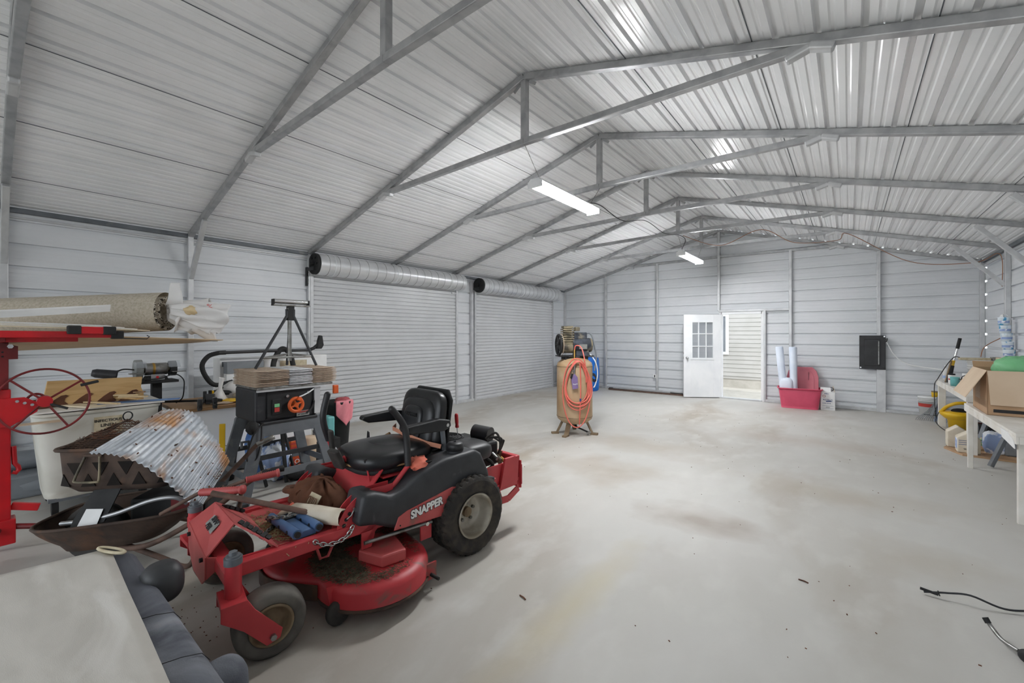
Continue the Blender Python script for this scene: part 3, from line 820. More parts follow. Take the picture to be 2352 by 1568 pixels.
c = MB(); c.prism([(.345, -.67), (.51, -.61), (.53, -.47), (.33, -.42), (.20, -.5)], lambda u, w, k: (u, w, k), .205, .27); c.build('belt_cover', 'reddull', do, .01)
c = MB(); c.prism([(-.12, -.67), (-.5, -.61), (-.53, -.47), (-.33, -.42), (-.20, -.5)], lambda u, w, k: (u, w, k), .205, .27); c.build('belt_cover', 'reddull', do, .01)
MB().tube([(.40, -.66, .325), (.40, -.20, .30)], .011, 8).build('lift_rod', 'steel', do)
l = MB().prism([(-.28, .20), (-.20, .20), (-.20, .34), (-.28, .34)], X3, .385, .397).build('hanger', 'red', do); MB().cyl((.397, -.24, .30), (.412, -.24, .30), .014, n=6).build('hanger_bolt', 'chrome', do)
MB().tube([(.335, -.90, .37), (.34, -.88, .30), (.34, -.84, .30), (.335, -.80, .37)], .008, 8).build('chute_hook', 'reddull', mw)
for s in (-1, 1):
    x = .475 * s
    a = MB().prism([(-.90, .20), (-.82, .20), (-.83, .05), (-.865, .04)], X3, x - .02, x - .012).build('anti_scalp_arm', 'reddeck', do)
    MB().lathe([(.0, -.022), (.05, -.022), (.06, -.014), (.062, 0), (.06, .014), (.05, .022), (.02, .024), (.018, .03), (0, .03)], (x + .012, -.85, .066), (s, 0, 0), 28).build('anti_scalp_wheel', 'rubber', a)
l = MB().bx(.575, .587, -.44, -.30, .06, .155).build('deck_bracket', 'reddeck', do)
MB().cyl((.587, -.34, .09), (.65, -.33, .085), .01, n=10).build('bracket_pin', 'blackmat', do)
bl = MB(); pts = [(x * 1.03, cym + (y - cym) * 1.03) for x, y in out]
seg = [p for p in pts if p[1] < -.80 and p[0] < .36]
seg.sort(key=lambda p: p[0])
for a, b in zip(seg[:-1], seg[1:]): bl.beam((a[0], a[1], .125), (b[0], b[1], .125), .006, .08)
bl.build('chute_band', 'rust', do)

# clippings on the deck and on the foot pan (nobody could count the blades)
def litter(name, label, mt, n, spot, L=.03, th=.0016):
    g = MB(); R = Matrix.Rotation(MR, 3, 'Z')
    for k in range(n):
        x, y, z = spot(); a = random.uniform(0, 2 * PI); e = random.uniform(-.25, .45); l = L * random.uniform(.4, 1.2)
        p = V((x, y, z + .002)); q = p + V((math.cos(a), math.sin(a), abs(e) * .5)) * l
        g.beam(V(MO) + R @ p, V(MO) + R @ q, th, th)
    return tag(g.build(name, mt), label, 'grass clippings', kind='stuff')
def deck_spot():
    while 1:
        x = random.gauss(.26, .26); y = random.gauss(-.70, .15)
        if ((x - .3) / .33) ** 2 + ((y + .6) / .31) ** 2 < .92 and not (.15 < x < .55 and -.68 < y < -.4): return x, y, .208
litter('grass_clippings', 'dry dead grass clippings heaped on the red mowing deck', 'grass', 3600, deck_spot, .035)
litter('hay_debris', 'pale straw debris scattered over the mower foot pan', 'hay', 900, lambda: (random.gauss(.05, .12), random.uniform(-1.08, -.88), .416), .03, .002)

# ================================================================== THINGS LYING ON THE MOWER
RM = Matrix.Rotation(MR, 3, 'Z')
def mw2w(p): return tuple(V(MO) + RM @ V(p))
def onmower(name, label, cat, loc, rz=0):
    return thing(name, label, cat, mw2w(loc), MR + rz)
# blue moulded bracket with two tube rails
t = onmower('hitch_bracket', 'blue metal bracket with two tube rails on the mower foot pan', 'bracket', (.15, -.945, .425), math.radians(4))
MB().prism([(-.05, .0), (.05, .0), (.05, .02), (.02, .035), (-.02, .035), (-.05, .02)], lambda u, w, k: (k, u, w), -.15, .15).build('body', 'blueplate', t, .004)
for s in (-1, 1):
    r_ = MB(); r_.cyl((-.165, s * .058, .035), (.165, s * .058, .035), .024, n=18); ro = r_.build('rail', 'blueplate', t)
    for k in (-.11, 0, .10): MB().cyl((k, s * .058 - .026, .035), (k, s * .058 - .02, .035), .01, n=8).build('hole', 'ink', ro)
    MB().cyl((.165, s * .058, .035), (.178, s * .058, .035), .016, n=12).build('end_plug', 'blackmat', ro)
MB().bx(-.08, -.06, -.055, .055, .034, .04).build('cross_band', 'blackmat', t)
def chain(name, pts, label, link=.036, r=.0042, mt='steel'):
    g = MB(); pts = spline(pts, 12); acc = 0; last = V(pts[0]); nodes = [last]
    for p in pts[1:]:
        while (V(p) - last).length > link * .72:
            last = last + (V(p) - last).normalized() * link * .72; nodes.append(last)
    for i in range(len(nodes) - 1):
        a, b = nodes[i], nodes[i + 1]; d = (b - a).normalized(); x, y, _ = basis(d)
        sd = x if i % 2 else y; c = (a + b) / 2; q = []
        for k in range(10):
            w = 2 * PI * k / 10; q.append(c + d * math.cos(w) * link * .55 + sd * math.sin(w) * link * .3)
        g.tube(q, r, 5, closed=True)
    return tag(g.build(name, mt), label, 'chain')
chain('chain', [mw2w(p) for p in [(.10, -1.07, .43), (.02, -1.0, .43), (-.03, -.92, .46), (.06, -.88, .49), (.12, -.98, .49), (.04, -1.04, .48), (-.06, -1.0, .43), (-.02, -.86, .44), (.12, -.80, .43), (.25, -.79, .44)]], 'dark steel chain wrapped round the blue bracket', .034, .0042, 'steel')
chain('chain', [mw2w(p) for p in [(.385, -.93, .425), (.375, -.90, .40), (.372, -.85, .375), (.372, -.78, .375), (.372, -.73, .40), (.378, -.71, .455)]], 'pale chain hanging in a loop over the mower side rail', .036, .0045, 'chrome')
# white cloth roll, brown bag with a printed patch, rags
t = onmower('cloth_roll', 'rolled off-white cloth tube lying across the mower foot well', 'roll', (.17, -.83, .462), math.radians(24))
g = MB(); g.lathe([(.012, -.19), (.035, -.19), (.046, -.17), (.047, .0), (.045, .14), (.044, .2)], (0, 0, .012), (1, -.05, .06), 20, True, lambda r, j, i: r * (1 + .05 * math.sin(i * 1.7 + j))); g.build('roll', 'paperbag', t)
g = MB()
for k in range(4): g.tube(spline([(-.19, -.03 + k * .02, .02), (-.22, -.05 + k * .03, .0), (-.25, -.04 + k * .02, -.02 + k * .01)]), [.018 - .0004 * i for i in range(17)], 6)
g.build('frayed_end', 'cardpale', t)
t = onmower('leather_apron', 'crumpled brown leather work apron with a printed patch on the mower', 'apron', (-.12, -.725, .42), math.radians(10))
g = MB()
def crump(u, v):
    a = u * 2 * PI; r = 1 + .14 * math.sin(3 * a + 1) + .09 * math.sin(7 * a) + .05 * math.sin(13 * a + 2); th = v * PI / 2
    return (.24 * r * math.cos(a) * math.cos(th) ** .7, .095 * r * math.sin(a) * math.cos(th) ** .7 + .06 * math.sin(th), (.015 + .115 * math.sin(th)) * (1 + .16 * math.sin(5 * a + 3 * v) + .12 * math.sin(11 * a + 9 * v)) if v > 0 else 0.0)
g.grid(crump, 48, 12, True, wu=True); g.build('cloth', 'brown', t)
g = MB(); 
for k in range(3): g.tube(spline([(-.10, -.04, .03 + k * .012), (-.25, -.02 + k * .03, .04), (-.36, .0 + k * .04, .015), (-.42, .05, .01)]), [.03 - .0007 * i for i in range(25)], 7)
g.build('tie', 'brown', t)
pt = MB().add([(.06, -.115, .035), (.16, -.11, .03), (.165, -.06, .105), (.07, -.065, .115)], [(0, 1, 2, 3)]).build('patch', 'labelcream', t, solid=.004)
text('(||||)', .06, 'brown', pt, (.113, -.095, .075), (1, .0, -.06), (0, .5, .8), bold=.001)
t = onmower('rag', 'small orange shop rag beside the brown apron', 'rag', (-.18, -.80, .412))
g = MB(); g.ell((0, 0, .016), (.08, .045, .016), 20, 8, None, .25); g.build('cloth', 'orangerag', t)
# long-handled tool lying over the foot rest
t = onmower('hoe', 'long wooden-handled hoe lying across the mower foot rest', 'hoe', (.02, -1.03, .53))
MB().tube([(-.19, -.235, .095), (.0, .0, .015), (.135, .17, -.045)], .0155, 12).build('handle', 'rustpipe', t)
MB().tube([(.135, .17, -.045), (.20, .25, -.075)], .019, 10).build('socket', 'labelcream', t)
MB().box((.235, .29, -.088), (.05, .14, .006), (0, .15, -.9)).build('blade', 'labelcream', t)
# crumpled orange rag, screwdriver, parts
t = onmower('rag', 'crumpled orange rag on top of the black side pod', 'rag', (.325, -.265, .665))
g = MB(); g.ell((0, 0, .012), (.075, .055, .022), 22, 9, (.5, 0, .2), .3); g.build('cloth', 'orangerag', t)
t = onmower('screwdriver', 'red-handled screwdriver stuck upright in the mower engine', 'screwdriver', (.03, .315, .688))
h = MB(); h.lathe([(0, .075), (.013, .075), (.015, .085), (.012, .10), (.0145, .12), (.0145, .17), (.011, .185), (0, .188)], (0, 0, 0), (-.10, 0, 1), 16, True, lambda r, j, i: r * (1 if i % 4 else .88)); h.build('handle', 'redlift', t)
MB().cyl((0, 0, 0), (-.008, 0, .08), .0035, n=10).build('shaft', 'chrome', t)
# tools resting on the far pod
t = onmower('hand_tool', 'wooden-handled hand tool lying on the far black pod', 'hand tool', (-.32, -.23, .66), .4)
MB().tube(spline([(0, 0, .03), (.07, .02, .06), (.14, .03, .10)]), [.012] * 17, 8).build('handle', 'wood', t)
MB().prism([(0, .0), (.03, .0), (.025, .09), (.01, .1)], lambda u, w, k: (u - .05, k, w + .01), -.004, .004).build('blade', 'blackmat', t)

# ================================================================== SOFA AT THE BOTTOM LEFT
t = thing('sofa', 'tipped-over sofa with beige lining panel and grey fabric border', 'sofa', (-1.85, .0, 0))
g = MB(); 
body = [(-.90, .02), (-.83, .46), (.95, .46), (.95, -.75), (-1.15, -.75)]
n = len(body); lv = [(0, .0), (1, .44), (.985, .49), (.955, .515)]
g.prism(body, lambda u, w, k: (u, w, k), .0, .485)
so = g.build('body', 'greyfabric', t, .05, 4)
# border band with seams and the lining panel, both slightly crowned
def crown(x, y): return .492 + .012 * math.sin(PI * min(1, max(0, (y + .6) / 1.1)))
g = MB()
def lining(u, v):
    y = .365 - .055 * u * 1.0 - v * 1.05; x = (-.86 - .02 * v - .13 * v) + u * (1.75 + .15 * v)
    yy = (.375 - .06 * min(1, u * .9)) * (1 - v) + (-.72) * v
    return (x, yy, crown(x, yy) + .004 + .002 * math.sin(x * 9 + yy * 5))
g.grid(lining, 40, 30); g.build('lining_panel', 'beige', t, solid=.004)
for k, x in enumerate((-.47, -.08, .28, .66)):
    pass
for x in (-.10, .22, .58): MB().tube([(x - .02, .33, .496), (x, .39, .497), (x + .01, .44, .485), (x + .012, .462, .45)], .0013, 5).build('seam', 'ink', t)
e = MB()
q = [(math.cos(a) * .08, math.sin(a) * .022) for a in [k * 2 * PI / 28 for k in range(28)]]
e.tube([(-.80 + u * .9 + w * .6, .372 + w + u * .35, .513) for u, w in q], .007, 6, closed=True); e.build('handle_rim', 'labelcream', t)
e = MB(); e.add([(-.80 + u * .8 + w * .6, .372 + w * .8 + u * .32, .512) for u, w in q], [tuple(range(28))]); e.build('handle_opening', 'ink', t)
for x, mt, r in ((-.44, 'darkleather', .075), (.27, 'greyfabric', .065)):
    g = MB(); g.ell((x, .48, .45 if x < 0 else .37), (r, .075, .085), 28, 16, None, 0, .8); g.build('arm_pad', mt, t)

# ================================================================== WHEELBARROW, FIRE PIT, CURVED SHEET
bx, by = .68, .733                      # barrow axis; local x = along axis, local y = away from the viewer
WBR = math.atan2(by, bx)
wb = thing('wheelbarrow', 'rusty brown wheelbarrow carrying the fire pit', 'wheelbarrow', (-4.10, .38, 0), WBR)
g = MB()
def tub(u, v):
    # rounded rectangle outline, tapering to the bottom
    a = u * 2 * PI; ca, sa = math.cos(a), math.sin(a)
    k = 1 - .42 * v ** 1.5
    x = .45 + .47 * math.copysign(abs(ca) ** .55, ca) * k - .06 * v; y = -.10 + .30 * math.copysign(abs(sa) ** .6, sa) * (1 - .38 * v)
    zt = .325 + .08 * (x / .95)
    return (x, y, zt - .16 * v - (.02 if v > .9 else 0))
g.grid(tub, 56, 8, True, wu=True)
n = len(g.v); bot = [i * 9 + 8 for i in range(56)]; g.f.append(bot); g.sm.append(False)
to = g.build('tub', 'rust', wb, solid=.006)
MB().tube([tub(i / 56, 0) for i in range(56)], .010, 6, closed=True).build('tub_rim', 'rust', to)
for s, P in ((-1, [(.16, -.10, .17), (.35, -.18, .14), (.65, -.29, .18), (1.0, -.30, .37), (1.17, -.235, .50), (1.27, -.18, .565), (1.37, -.135, .575)]),
             (1, [(.16, 0, .17), (.35, .08, .14), (.60, .16, .20), (.78, .25, .36), (.90, .33, .50), (1.0, .39, .62), (1.09, .44, .66)])):
    MB().tube(spline(P, 6), .017, 10).build('handle_bar', 'rustpipe', wb)
    e_ = V(P[-1]); d_ = (e_ - V(P[-2])).normalized()
    MB().lathe([(.019, 0), (.021, .02), (.019, .04), (.022, .06), (.02, .1), (.022, .13), (0, .135)], e_ - d_ * .115, d_, 14).build('grip', 'blackmat' if s < 0 else 'steel', wb)
    MB().tube(spline([(.95, s * .27 - .04, .35), (.94, s * .27 - .03, .22), (.90, s * .26 - .03, .06), (.83, s * .25 - .02, .017), (.70, s * .25, .07), (.45, s * .21, .16)], 6), .016, 10).build('leg', 'rustpipe', wb)
MB().lathe([(.05, -.03), (.11, -.035), (.16, -.045), (.185, -.03), (.19, 0), (.185, .03), (.16, .045), (.11, .035), (.05, .03)], (.19, -.05, .19), (0, 1, 0), 32).build('wheel', 'rubber', wb)
# oddments inside the tub
t = thing('crowbar', 'curved grey steel bar lying along the wheelbarrow rim', 'bar', (-3.52, .78, .36))
MB().tube(spline([(-.30, -.473, -.03), (-.173, -.372, -.01), (-.039, -.252, .032), (.094, -.121, .10), (.174, -.019, .11), (.19, .045, .058)], 8), .013, 10).build('shaft', 'galv', t)
t = thing('tool_case', 'black and dark red case lying in the wheelbarrow tub', 'case', (-3.66, .84, .27), WBR)
MB().bx(-.2, .26, -.13, .16, 0, .15).build('body', 'blackmat', t, .02)
MB().bx(.05, .24, -.135, -.13, .03, .14).build('side', 'reddark', t)

# fire pit: local x along the barrow axis
FPX = .74
fp = thing('fire_pit', 'rusty square fire pit with triangle cut-outs, standing in the wheelbarrow', 'fire pit', (-3.765, .655, .32), WBR + .01)
hw, hd = .33, .21
g = MB()
def bowl(u, v):
    a = u * 2 * PI; ca, sa = math.cos(a), math.sin(a)
    k = 1 - .06 * v - (.16 * max(0, v - .8) / .2)
    x = hw * math.copysign(abs(ca) ** .28, ca) * k; y = hd * math.copysign(abs(sa) ** .28, sa) * k
    return (x, y, .46 - .27 * v)
g.grid(bowl, 80, 12, True, wu=True); bot = [i * 13 + 12 for i in range(80)]; g.f.append(bot); g.sm.append(False)
bo = g.build('bowl', 'rust', fp)
MB().tube([(hw * 1.03 * math.copysign(abs(math.cos(a)) ** .22, math.cos(a)), hd * 1.03 * math.copysign(abs(math.sin(a)) ** .22, math.sin(a)), .465) for a in [k * 2 * PI / 72 for k in range(72)]], .011, 6, closed=True).build('rim', 'rust', fp)
for k in range(9):
    x = -.28 + k * .07; up = k % 2 == 0
    z0, z1 = (.235, .315) if up else (.30, .385)
    tri = [(x - .04, z0), (x + .04, z0), (x, z1)] if up else [(x - .045, z1), (x + .045, z1), (x, z0)]
    MB().prism(tri, lambda u, w, q: (u, -hd * (1 - .06 * (.46 - w) / .27) * (1 - abs(u / hw) ** 7.14) ** .14 - .002 + q, w), -.002, .004).build('cutout', 'cutout_dark', bo)  # dark triangular plates on the bowl mark the cut-outs
d = MB().tube(spline([(-.145, -hd - .01, .425), (-.185, -hd - .03, .30), (-.17, -hd - .04, .28), (-.07, -hd - .04, .275), (-.055, -hd - .03, .29), (-.065, -hd - .01, .425)], 5), .007, 8).build('drop_handle', 'castiron', fp)
MB().bx(-.155, -.055, -hd - .012, -hd - .004, .425, .44).build('handle_bracket', 'rust', fp)
l = MB().prism([(-.10, .20), (.05, .21), (.01, .03), (-.17, -.03), (-.16, .05)], lambda u, w, k: (u - .03, -hd + .04 - (.2 - w) * .45 + k, w), -.005, .005).build('leg_plate', 'blackmat', fp)
MB().add([(-.155, -hd - .062, .005), (-.05, -hd - .06, .012), (-.04, -hd - .018, .10), (-.13, -hd - .02, .105)], [(0, 1, 2, 3)]).build('sticker', 'white', l, solid=.002)
MB().prism([(-.30, .2), (-.22, .2), (-.24, .02), (-.30, .02)], lambda u, w, k: (u, .1 + k, w), 0, .012).build('leg_plate', 'blackmat', fp)
MB().prism([(.22, .2), (.30, .2), (.30, .05), (.24, .05)], lambda u, w, k: (u, .1 + k, w), 0, .012).build('leg_plate', 'blackmat', fp)
# mesh dome lid
lid = MB(); N_ = 26
def dome(u, v):
    x = (u * 2 - 1); y = (v * 2 - 1); x0, y0 = x, y; x = x + .45 * (1 - abs(x)); y = y - .45 * (1 - abs(y)); r_ = max(abs(x), abs(y))
    x, y = x0, y0; return (x * hw * .95, y * hd * .95, .47 + .13 * (1 - r_) ** .85 if r_ < 1 else .47)
for i in range(N_ + 1):
    
    if i / N_ < .56: lid.tube([dome(i / N_, j / 16) for j in range(17)], .0016, 4)
    lid.tube([dome(j / 16 * .56, i / N_) for j in range(17)], .0016, 4)
lo = lid.build('mesh_lid', 'mesh', fp)
rb = MB()
for a, b in ((0, 0), (0, 1)): rb.tube([dome(a + (.345 - a) * k / 10, b + (.655 - b) * k / 10) for k in range(11)], .005, 6)
rb.build('lid_rib', 'rust', lo)
MB().torus((-.10, .07, .622), .028, .004, (1, -.5, 0), 24, 6).build('lid_ring', 'blackmat', lo)
g = MB()
for k in range(150):
    a = random.uniform(-.3, .3); b = random.uniform(-.3, .25); p = V(dome(.30 + a * .8, .5 + b)) + V((0, 0, .004)); w = random.uniform(0, 6.3)
    g.beam(p, p + V((math.cos(w), math.sin(w), random.uniform(-.05, .08))) * random.uniform(.015, .045), .003, .003)
g.build('dead_leaves', 'brown', lo)['kind'] = 'stuff'

# curved corrugated sheet over the far end of the fire pit
cs = thing('roofing_sheet', 'curved galvanized corrugated sheet draped over the fire pit', 'metal sheet', (-3.4, .8, .45))
nearC = spline([(-3.514, .397, .80), (-3.40, .49, .79), (-3.27, .60, .725), (-3.171, .721, .575), (-3.138, .799, .462), (-3.102, .827, .426)], 40)
farC = spline([(-3.90, .82, .95), (-3.76, .885, .965), (-3.62, .955, .93), (-3.47, 1.01, .79), (-3.397, 1.065, .66), (-3.346, 1.068, .624)], 40)
g = MB(); nU = len(nearC) - 1; nV = 10
def sh(u, v):
    i = min(int(round(u * nU)), nU); j = min(i + 1, nU); k = max(i - 1, 0)
    p = V(nearC[i]).lerp(V(farC[i]), v); d_ = (V(nearC[j]) - V(nearC[k])).normalized(); ax = (V(farC[i]) - V(nearC[i])).normalized()
    nn = d_.cross(ax).normalized()
    if nn.z < 0: nn = -nn
    return p + nn * .0065 * math.sin(u * 2 * PI * 24) - V(cs.location)
g.grid(sh, nU, nV); g.build('sheet', 'sheet', cs, solid=.0015)
g = MB()
for k in range(60):
    u = random.random() ** .6; v = random.random(); p = V(sh(u, v)) + V((0, 0, .008)); a = random.uniform(0, 6.3); l = random.uniform(.003, .010)
    g.box(p, (l * 1.6, l, .004), (random.uniform(-.6, .6), random.uniform(.2, 1), a))
g.build('leaf_bits', 'brown', cs)['kind'] = 'stuff'

# tool with two red ribbed grips lying over the barrow handles
t = thing('gripped_tool', 'tool with two red ribbed rubber grips over the barrow handles', 'hand tool', (-2.98, .82, .575))
for a, b, c in (((-.0, -.02, .0), (.20, .13, .02), (-.16, -.17, -.12)), ((.09, .19, .035), (.13, .355, .045), (-.08, .04, -.05))):
    d_ = (V(b) - V(a)); L = d_.length; g = MB(); pr = []
    for k in range(17): pr += [(.0172, L * k / 17), (.0225, L * (k + .5) / 17)]
    g.lathe([(0, 0)] + pr + [(.026, L), (.026, L + .012), (0, L + .012)], a, d_, 16); g.build('grip', 'reddull', t)
    MB().tube([a, c], .011, 8).build('arm', 'rustpipe', t)

# ================================================================== PANEL LIFT WITH BOARDS AND CARPET
pl = thing('panel_lift', 'red steel panel lift with a large winch wheel, holding boards and carpet', 'panel lift', (-4.60, .09, 0))
W = lambda x, y, z: (x + 4.60, y - .09, z)
m = MB(); m.bx(-.038, .038, -.038, .038, .05, 1.12); m.build('mast', 'redlift', pl, .006)
m = MB(); m.bx(-.028, .028, -.028, .028, 1.12, 1.46); m.build('inner_mast', 'reddark', pl, .004)
MB().bx(-.045, .045, -.045, .045, 1.0, 1.035).build('mast_cap', 'blackmat', pl, .006)
MB().tube([(.02, .05, .72), (.02, .055, .60), (.02, .07, .575), (.02, .075, .55), (.02, .06, .53), (.02, .045, .54)], .014, 8).build('hook_arm', 'redlift', pl)
w = MB(); wc = W(-4.55, .285, 1.02); w.torus(wc, .232, .0075, (1, .0, .0), 64, 8); wo = w.build('winch_wheel', 'reddark', pl)
for a in (.62, 2.35, 4.0, 5.25):
    MB().cyl(wc, (wc[0], wc[1] + .23 * math.cos(a), wc[2] + .23 * math.sin(a)), .007, n=8).build('spoke', 'reddark', wo)
MB().cyl((wc[0] - .05, wc[1], wc[2]), (wc[0] + .03, wc[1], wc[2]), .04, n=24).build('winch_drum', 'redlift', pl, .004)
MB().torus((wc[0] - .02, wc[1] - .04, wc[2] + .01), .045, .008, (1, 0, 0), 28, 8).build('winch_ring', 'reddark', pl)
g = MB().cyl((wc[0] + .01, wc[1] + .185, wc[2] + .10), (wc[0] + .06, wc[1] + .27, wc[2] + .125), .011, n=10); g.build('wheel_grip', 'blackmat', pl)
g = MB().cyl((wc[0] + .01, wc[1], wc[2] - .01), (wc[0] + .06, wc[1] + .11, wc[2] - .06), .009, n=10); g.build('crank_grip', 'blackmat', pl)
b = MB(); b.prism([(-.03, 1.06), (.10, 1.06), (.17, 1.01), (.16, .95), (.03, .86), (-.03, .86)], X3, .04, .052); bo = b.build('winch_bracket', 'redlift', pl, .003)
for k in range(3): MB().cyl((.052, .065 + k * .035, 1.035 - k * .016), (.060, .065 + k * .035, 1.035 - k * .016), .010, n=6).build('bolt', 'chrome', bo)
b = MB(); b.prism([(-.10, 1.33), (.07, 1.33), (.07, 1.42), (-.04, 1.46), (-.10, 1.44)], X3, .03, .042); b2 = b.build('head_plate', 'reddark', pl)
MB().cyl((.042, .035, 1.42), (.052, .035, 1.42), .016, n=6).build('bolt', 'chrome', b2)
for k in range(8): MB().cyl((.041, -.06 + k % 4 * .02, 1.35 + k // 4 * .03), (.044, -.06 + k % 4 * .02, 1.35 + k // 4 * .03), .006, n=8).build('pin_hole', 'ink', b2)
# base legs on the floor
for p in ((.62, -.25, .04), (.30, .62, .04), (-.55, -.30, .04)):
    MB().tube([(0, 0, .17), (p[0] * .9, p[1] * .9, .06)], .019, 10).build('leg', 'reddark', pl)
    c = MB(); c.cyl((p[0], p[1] - .015, .038), (p[0], p[1] + .015, .038), .038, n=18); c.build('castor', 'blackmat', pl)
MB().bx(-.06, .06, -.06, .06, .05, .22).build('base_socket', 'redlift', pl, .006)
MB().beam((0, .04, .3), (.03, .17, .26), .03, .05).build('foot_pedal', 'redlift', pl, .004)
# cradle
cr = MB(); cr.beam(W(-4.42, -.9, 1.475), W(-4.42, .44, 1.475), .035, .05); cr.beam(W(-4.30, -.9, 1.515), W(-4.30, .62, 1.500), .035, .045)
cr.build('cradle_arm', 'redlift', pl, .003)
cr = MB(); cr.beam(W(-4.36, -1.0, 1.47), W(-4.36, .10, 1.475), .03, .045); cr.build('cradle_tube', 'reddark', pl, .003)
x = MB(); x.beam(W(-4.25, .38, 1.535), W(-4.25, .62, 1.53), .05, .05); x.build('cross_arm', 'redlift', pl, .004)
for y0, y1, xx, zz in ((.37, .44, -4.25, 1.535), (.55, .62, -4.25, 1.53), (.60, .67, -4.30, 1.499)):
    MB().bx(*(W(xx - .031, 0, 0)[0], W(xx + .031, 0, 0)[0]), W(0, y0, 0)[1], W(0, y1, 0)[1], zz - .03, zz + .03).build('rubber_end', 'blackmat', pl, .008)
MB().tube([W(-4.28, .60, 1.475), W(-4.26, .80, 1.468), W(-4.26, .815, 1.485), W(-4.26, .80, 1.495)], .004, 6).build('stop_hook', 'blackmat', pl)

# boards on the lift: nested sheets, each a thing
def board(name, label, corners, mt, th, bow=0, group=None, cat='board'):
    (fl, fr, br, bl) = [V(c) for c in corners]; o = MB()
    def fn(u, v):
        p = (fl.lerp(fr, u)).lerp(bl.lerp(br, u), v); p.z += bow * math.sin(u * PI); return p
    o.grid(fn, 24, 3)
    return tag(o.build(name, mt, solid=th), label, cat, group)
board('plywood_sheet', 'bowed plywood sheet lowest in the stack on the panel lift', ((-4.15, -1.3, 1.556), (-4.42, 1.36, 1.452), (-4.95, 1.25, 1.42), (-4.95, -1.3, 1.31)), 'ply', .006, .008)
labs = ['lowest white drywall strip in the stack on the panel lift', 'second white drywall strip up in the stack on the panel lift', 'third white drywall strip up in the stack on the panel lift', 'topmost white drywall strip in the stack on the panel lift']
for k in range(4):
    z = 1.572 + k * .011
    board('drywall_strip', labs[k], ((-4.20 - .02 * k, -1.2, z + .012), (-4.32 - .03 * k, .83 - k * .07, z - .040), (-4.60, .83 - k * .07, z - .033), (-4.58, -1.2, z + .012)), ('plypale', 'whiteboard', 'whiteboard', 'white')[k], .006, .006, 'drywall strips on the panel lift')
t = thing('trim_board', 'white angled trim board leaning on the rolled carpet', 'board', (-4.46, .3, 1.63))
o = MB().prism([(-.03, -.004), (.03, -.004), (.034, .004), (.02, .012), (-.03, .006)], lambda u, w, k: (u * .5, k, w + (k + .3) * .12 + u * 0.7), -.32, .32)
o.build('board', 'white', t)
# rolled carpet: a spiral sheet
t = thing('carpet_roll', 'long roll of beige carpet lying on the panel lift boards', 'carpet roll', (-4.64, 1.0, 1.70), -math.radians(42))
def axis(k): return V((0, -2.3 * k, -.13 * k))
g = MB(); th0 = 1.9 * 2 * PI; nT = 120
def spiral(u, v):
    a = u * th0; r = .062 + .098 * u
    return axis(v) + V((r * math.cos(a + 1.0), 0, r * math.sin(a + 1.0)))
g.grid(lambda u, v: spiral(u, v), nT, 12); co = g.build('carpet', 'carpet', t, solid=.022)
e = MB()
for k in range(1300):
    u = random.random(); p = spiral(u, 0); a = u * th0 + 1.0; d = V((math.cos(a), 0, math.sin(a))) * random.uniform(-.010, .011)
    p = p + d; q = p + V((random.uniform(-.006, .006), random.uniform(.004, .012), random.uniform(-.006, .006))); e.beam(p, q, .004, .004)
e.build('cut_pile', 'carpetpile', co)['kind'] = 'stuff'
e = MB().grid(lambda u, v: axis(v * .98) + V((math.cos(u * 2 * PI) * .172, .004, math.sin(u * 2 * PI) * .166)), 40, 8, True, wu=True); e.build('backing', 'carpet', co)
# white plastic bag on the carpet end
t = thing('plastic_bag', 'crumpled white plastic bag pulled over the carpet roll end', 'bag', (-4.58, 1.05, 1.70))
random.seed(5)
def bag(u, v):
    a = u * 2 * PI; f = .35 + .9 * v - .35 * v * v
    r = .185 * f * (1 + .16 * math.sin(3 * a + 1) + .10 * math.sin(7 * a + 2 + 5 * v) + .06 * math.sin(13 * a - 4 * v))
    y = -.05 + .34 * v * (1 + .18 * math.sin(2 * a + .6)) - .03 * math.sin(5 * a) * v
    return (r * math.cos(a) * .8 + .10 * v, y, r * math.sin(a) * 1.0 - .06 * v + .01 * math.sin(9 * a + 8 * v))
g = MB(); g.grid(bag, 90, 26, True, wu=True); bo = g.build('bag', 'plastic_film', t, solid=.001)
f = MB().grid(lambda u, v: (.03 + .02 * math.sin(v * 5) + .05 * (u - .5), -.07 + .11 * u * (1 - .5 * v) + .04 * v, .05 + .20 * v), 10, 14); f.build('bag_handle', 'plastic_film', t, solid=.0015)
f = MB().grid(lambda u, v: (.07 + .03 * math.sin(u * 8 + v * 4), -.02 + .16 * u, -.06 - .12 * v + .02 * math.sin(u * 6)), 14, 8); f.build('bag_fold', 'plastic_film', t, solid=.0015)
MB().ell((.11, .10, .01), (.05, .07, .045), 16, 10, None, .15).build('contents', 'woodpale', t)
text('%', .065, 'inkred', bo, (.185, .20, .045), (0, 1, -.1), (-.4, 0, 1), ext=.0005)

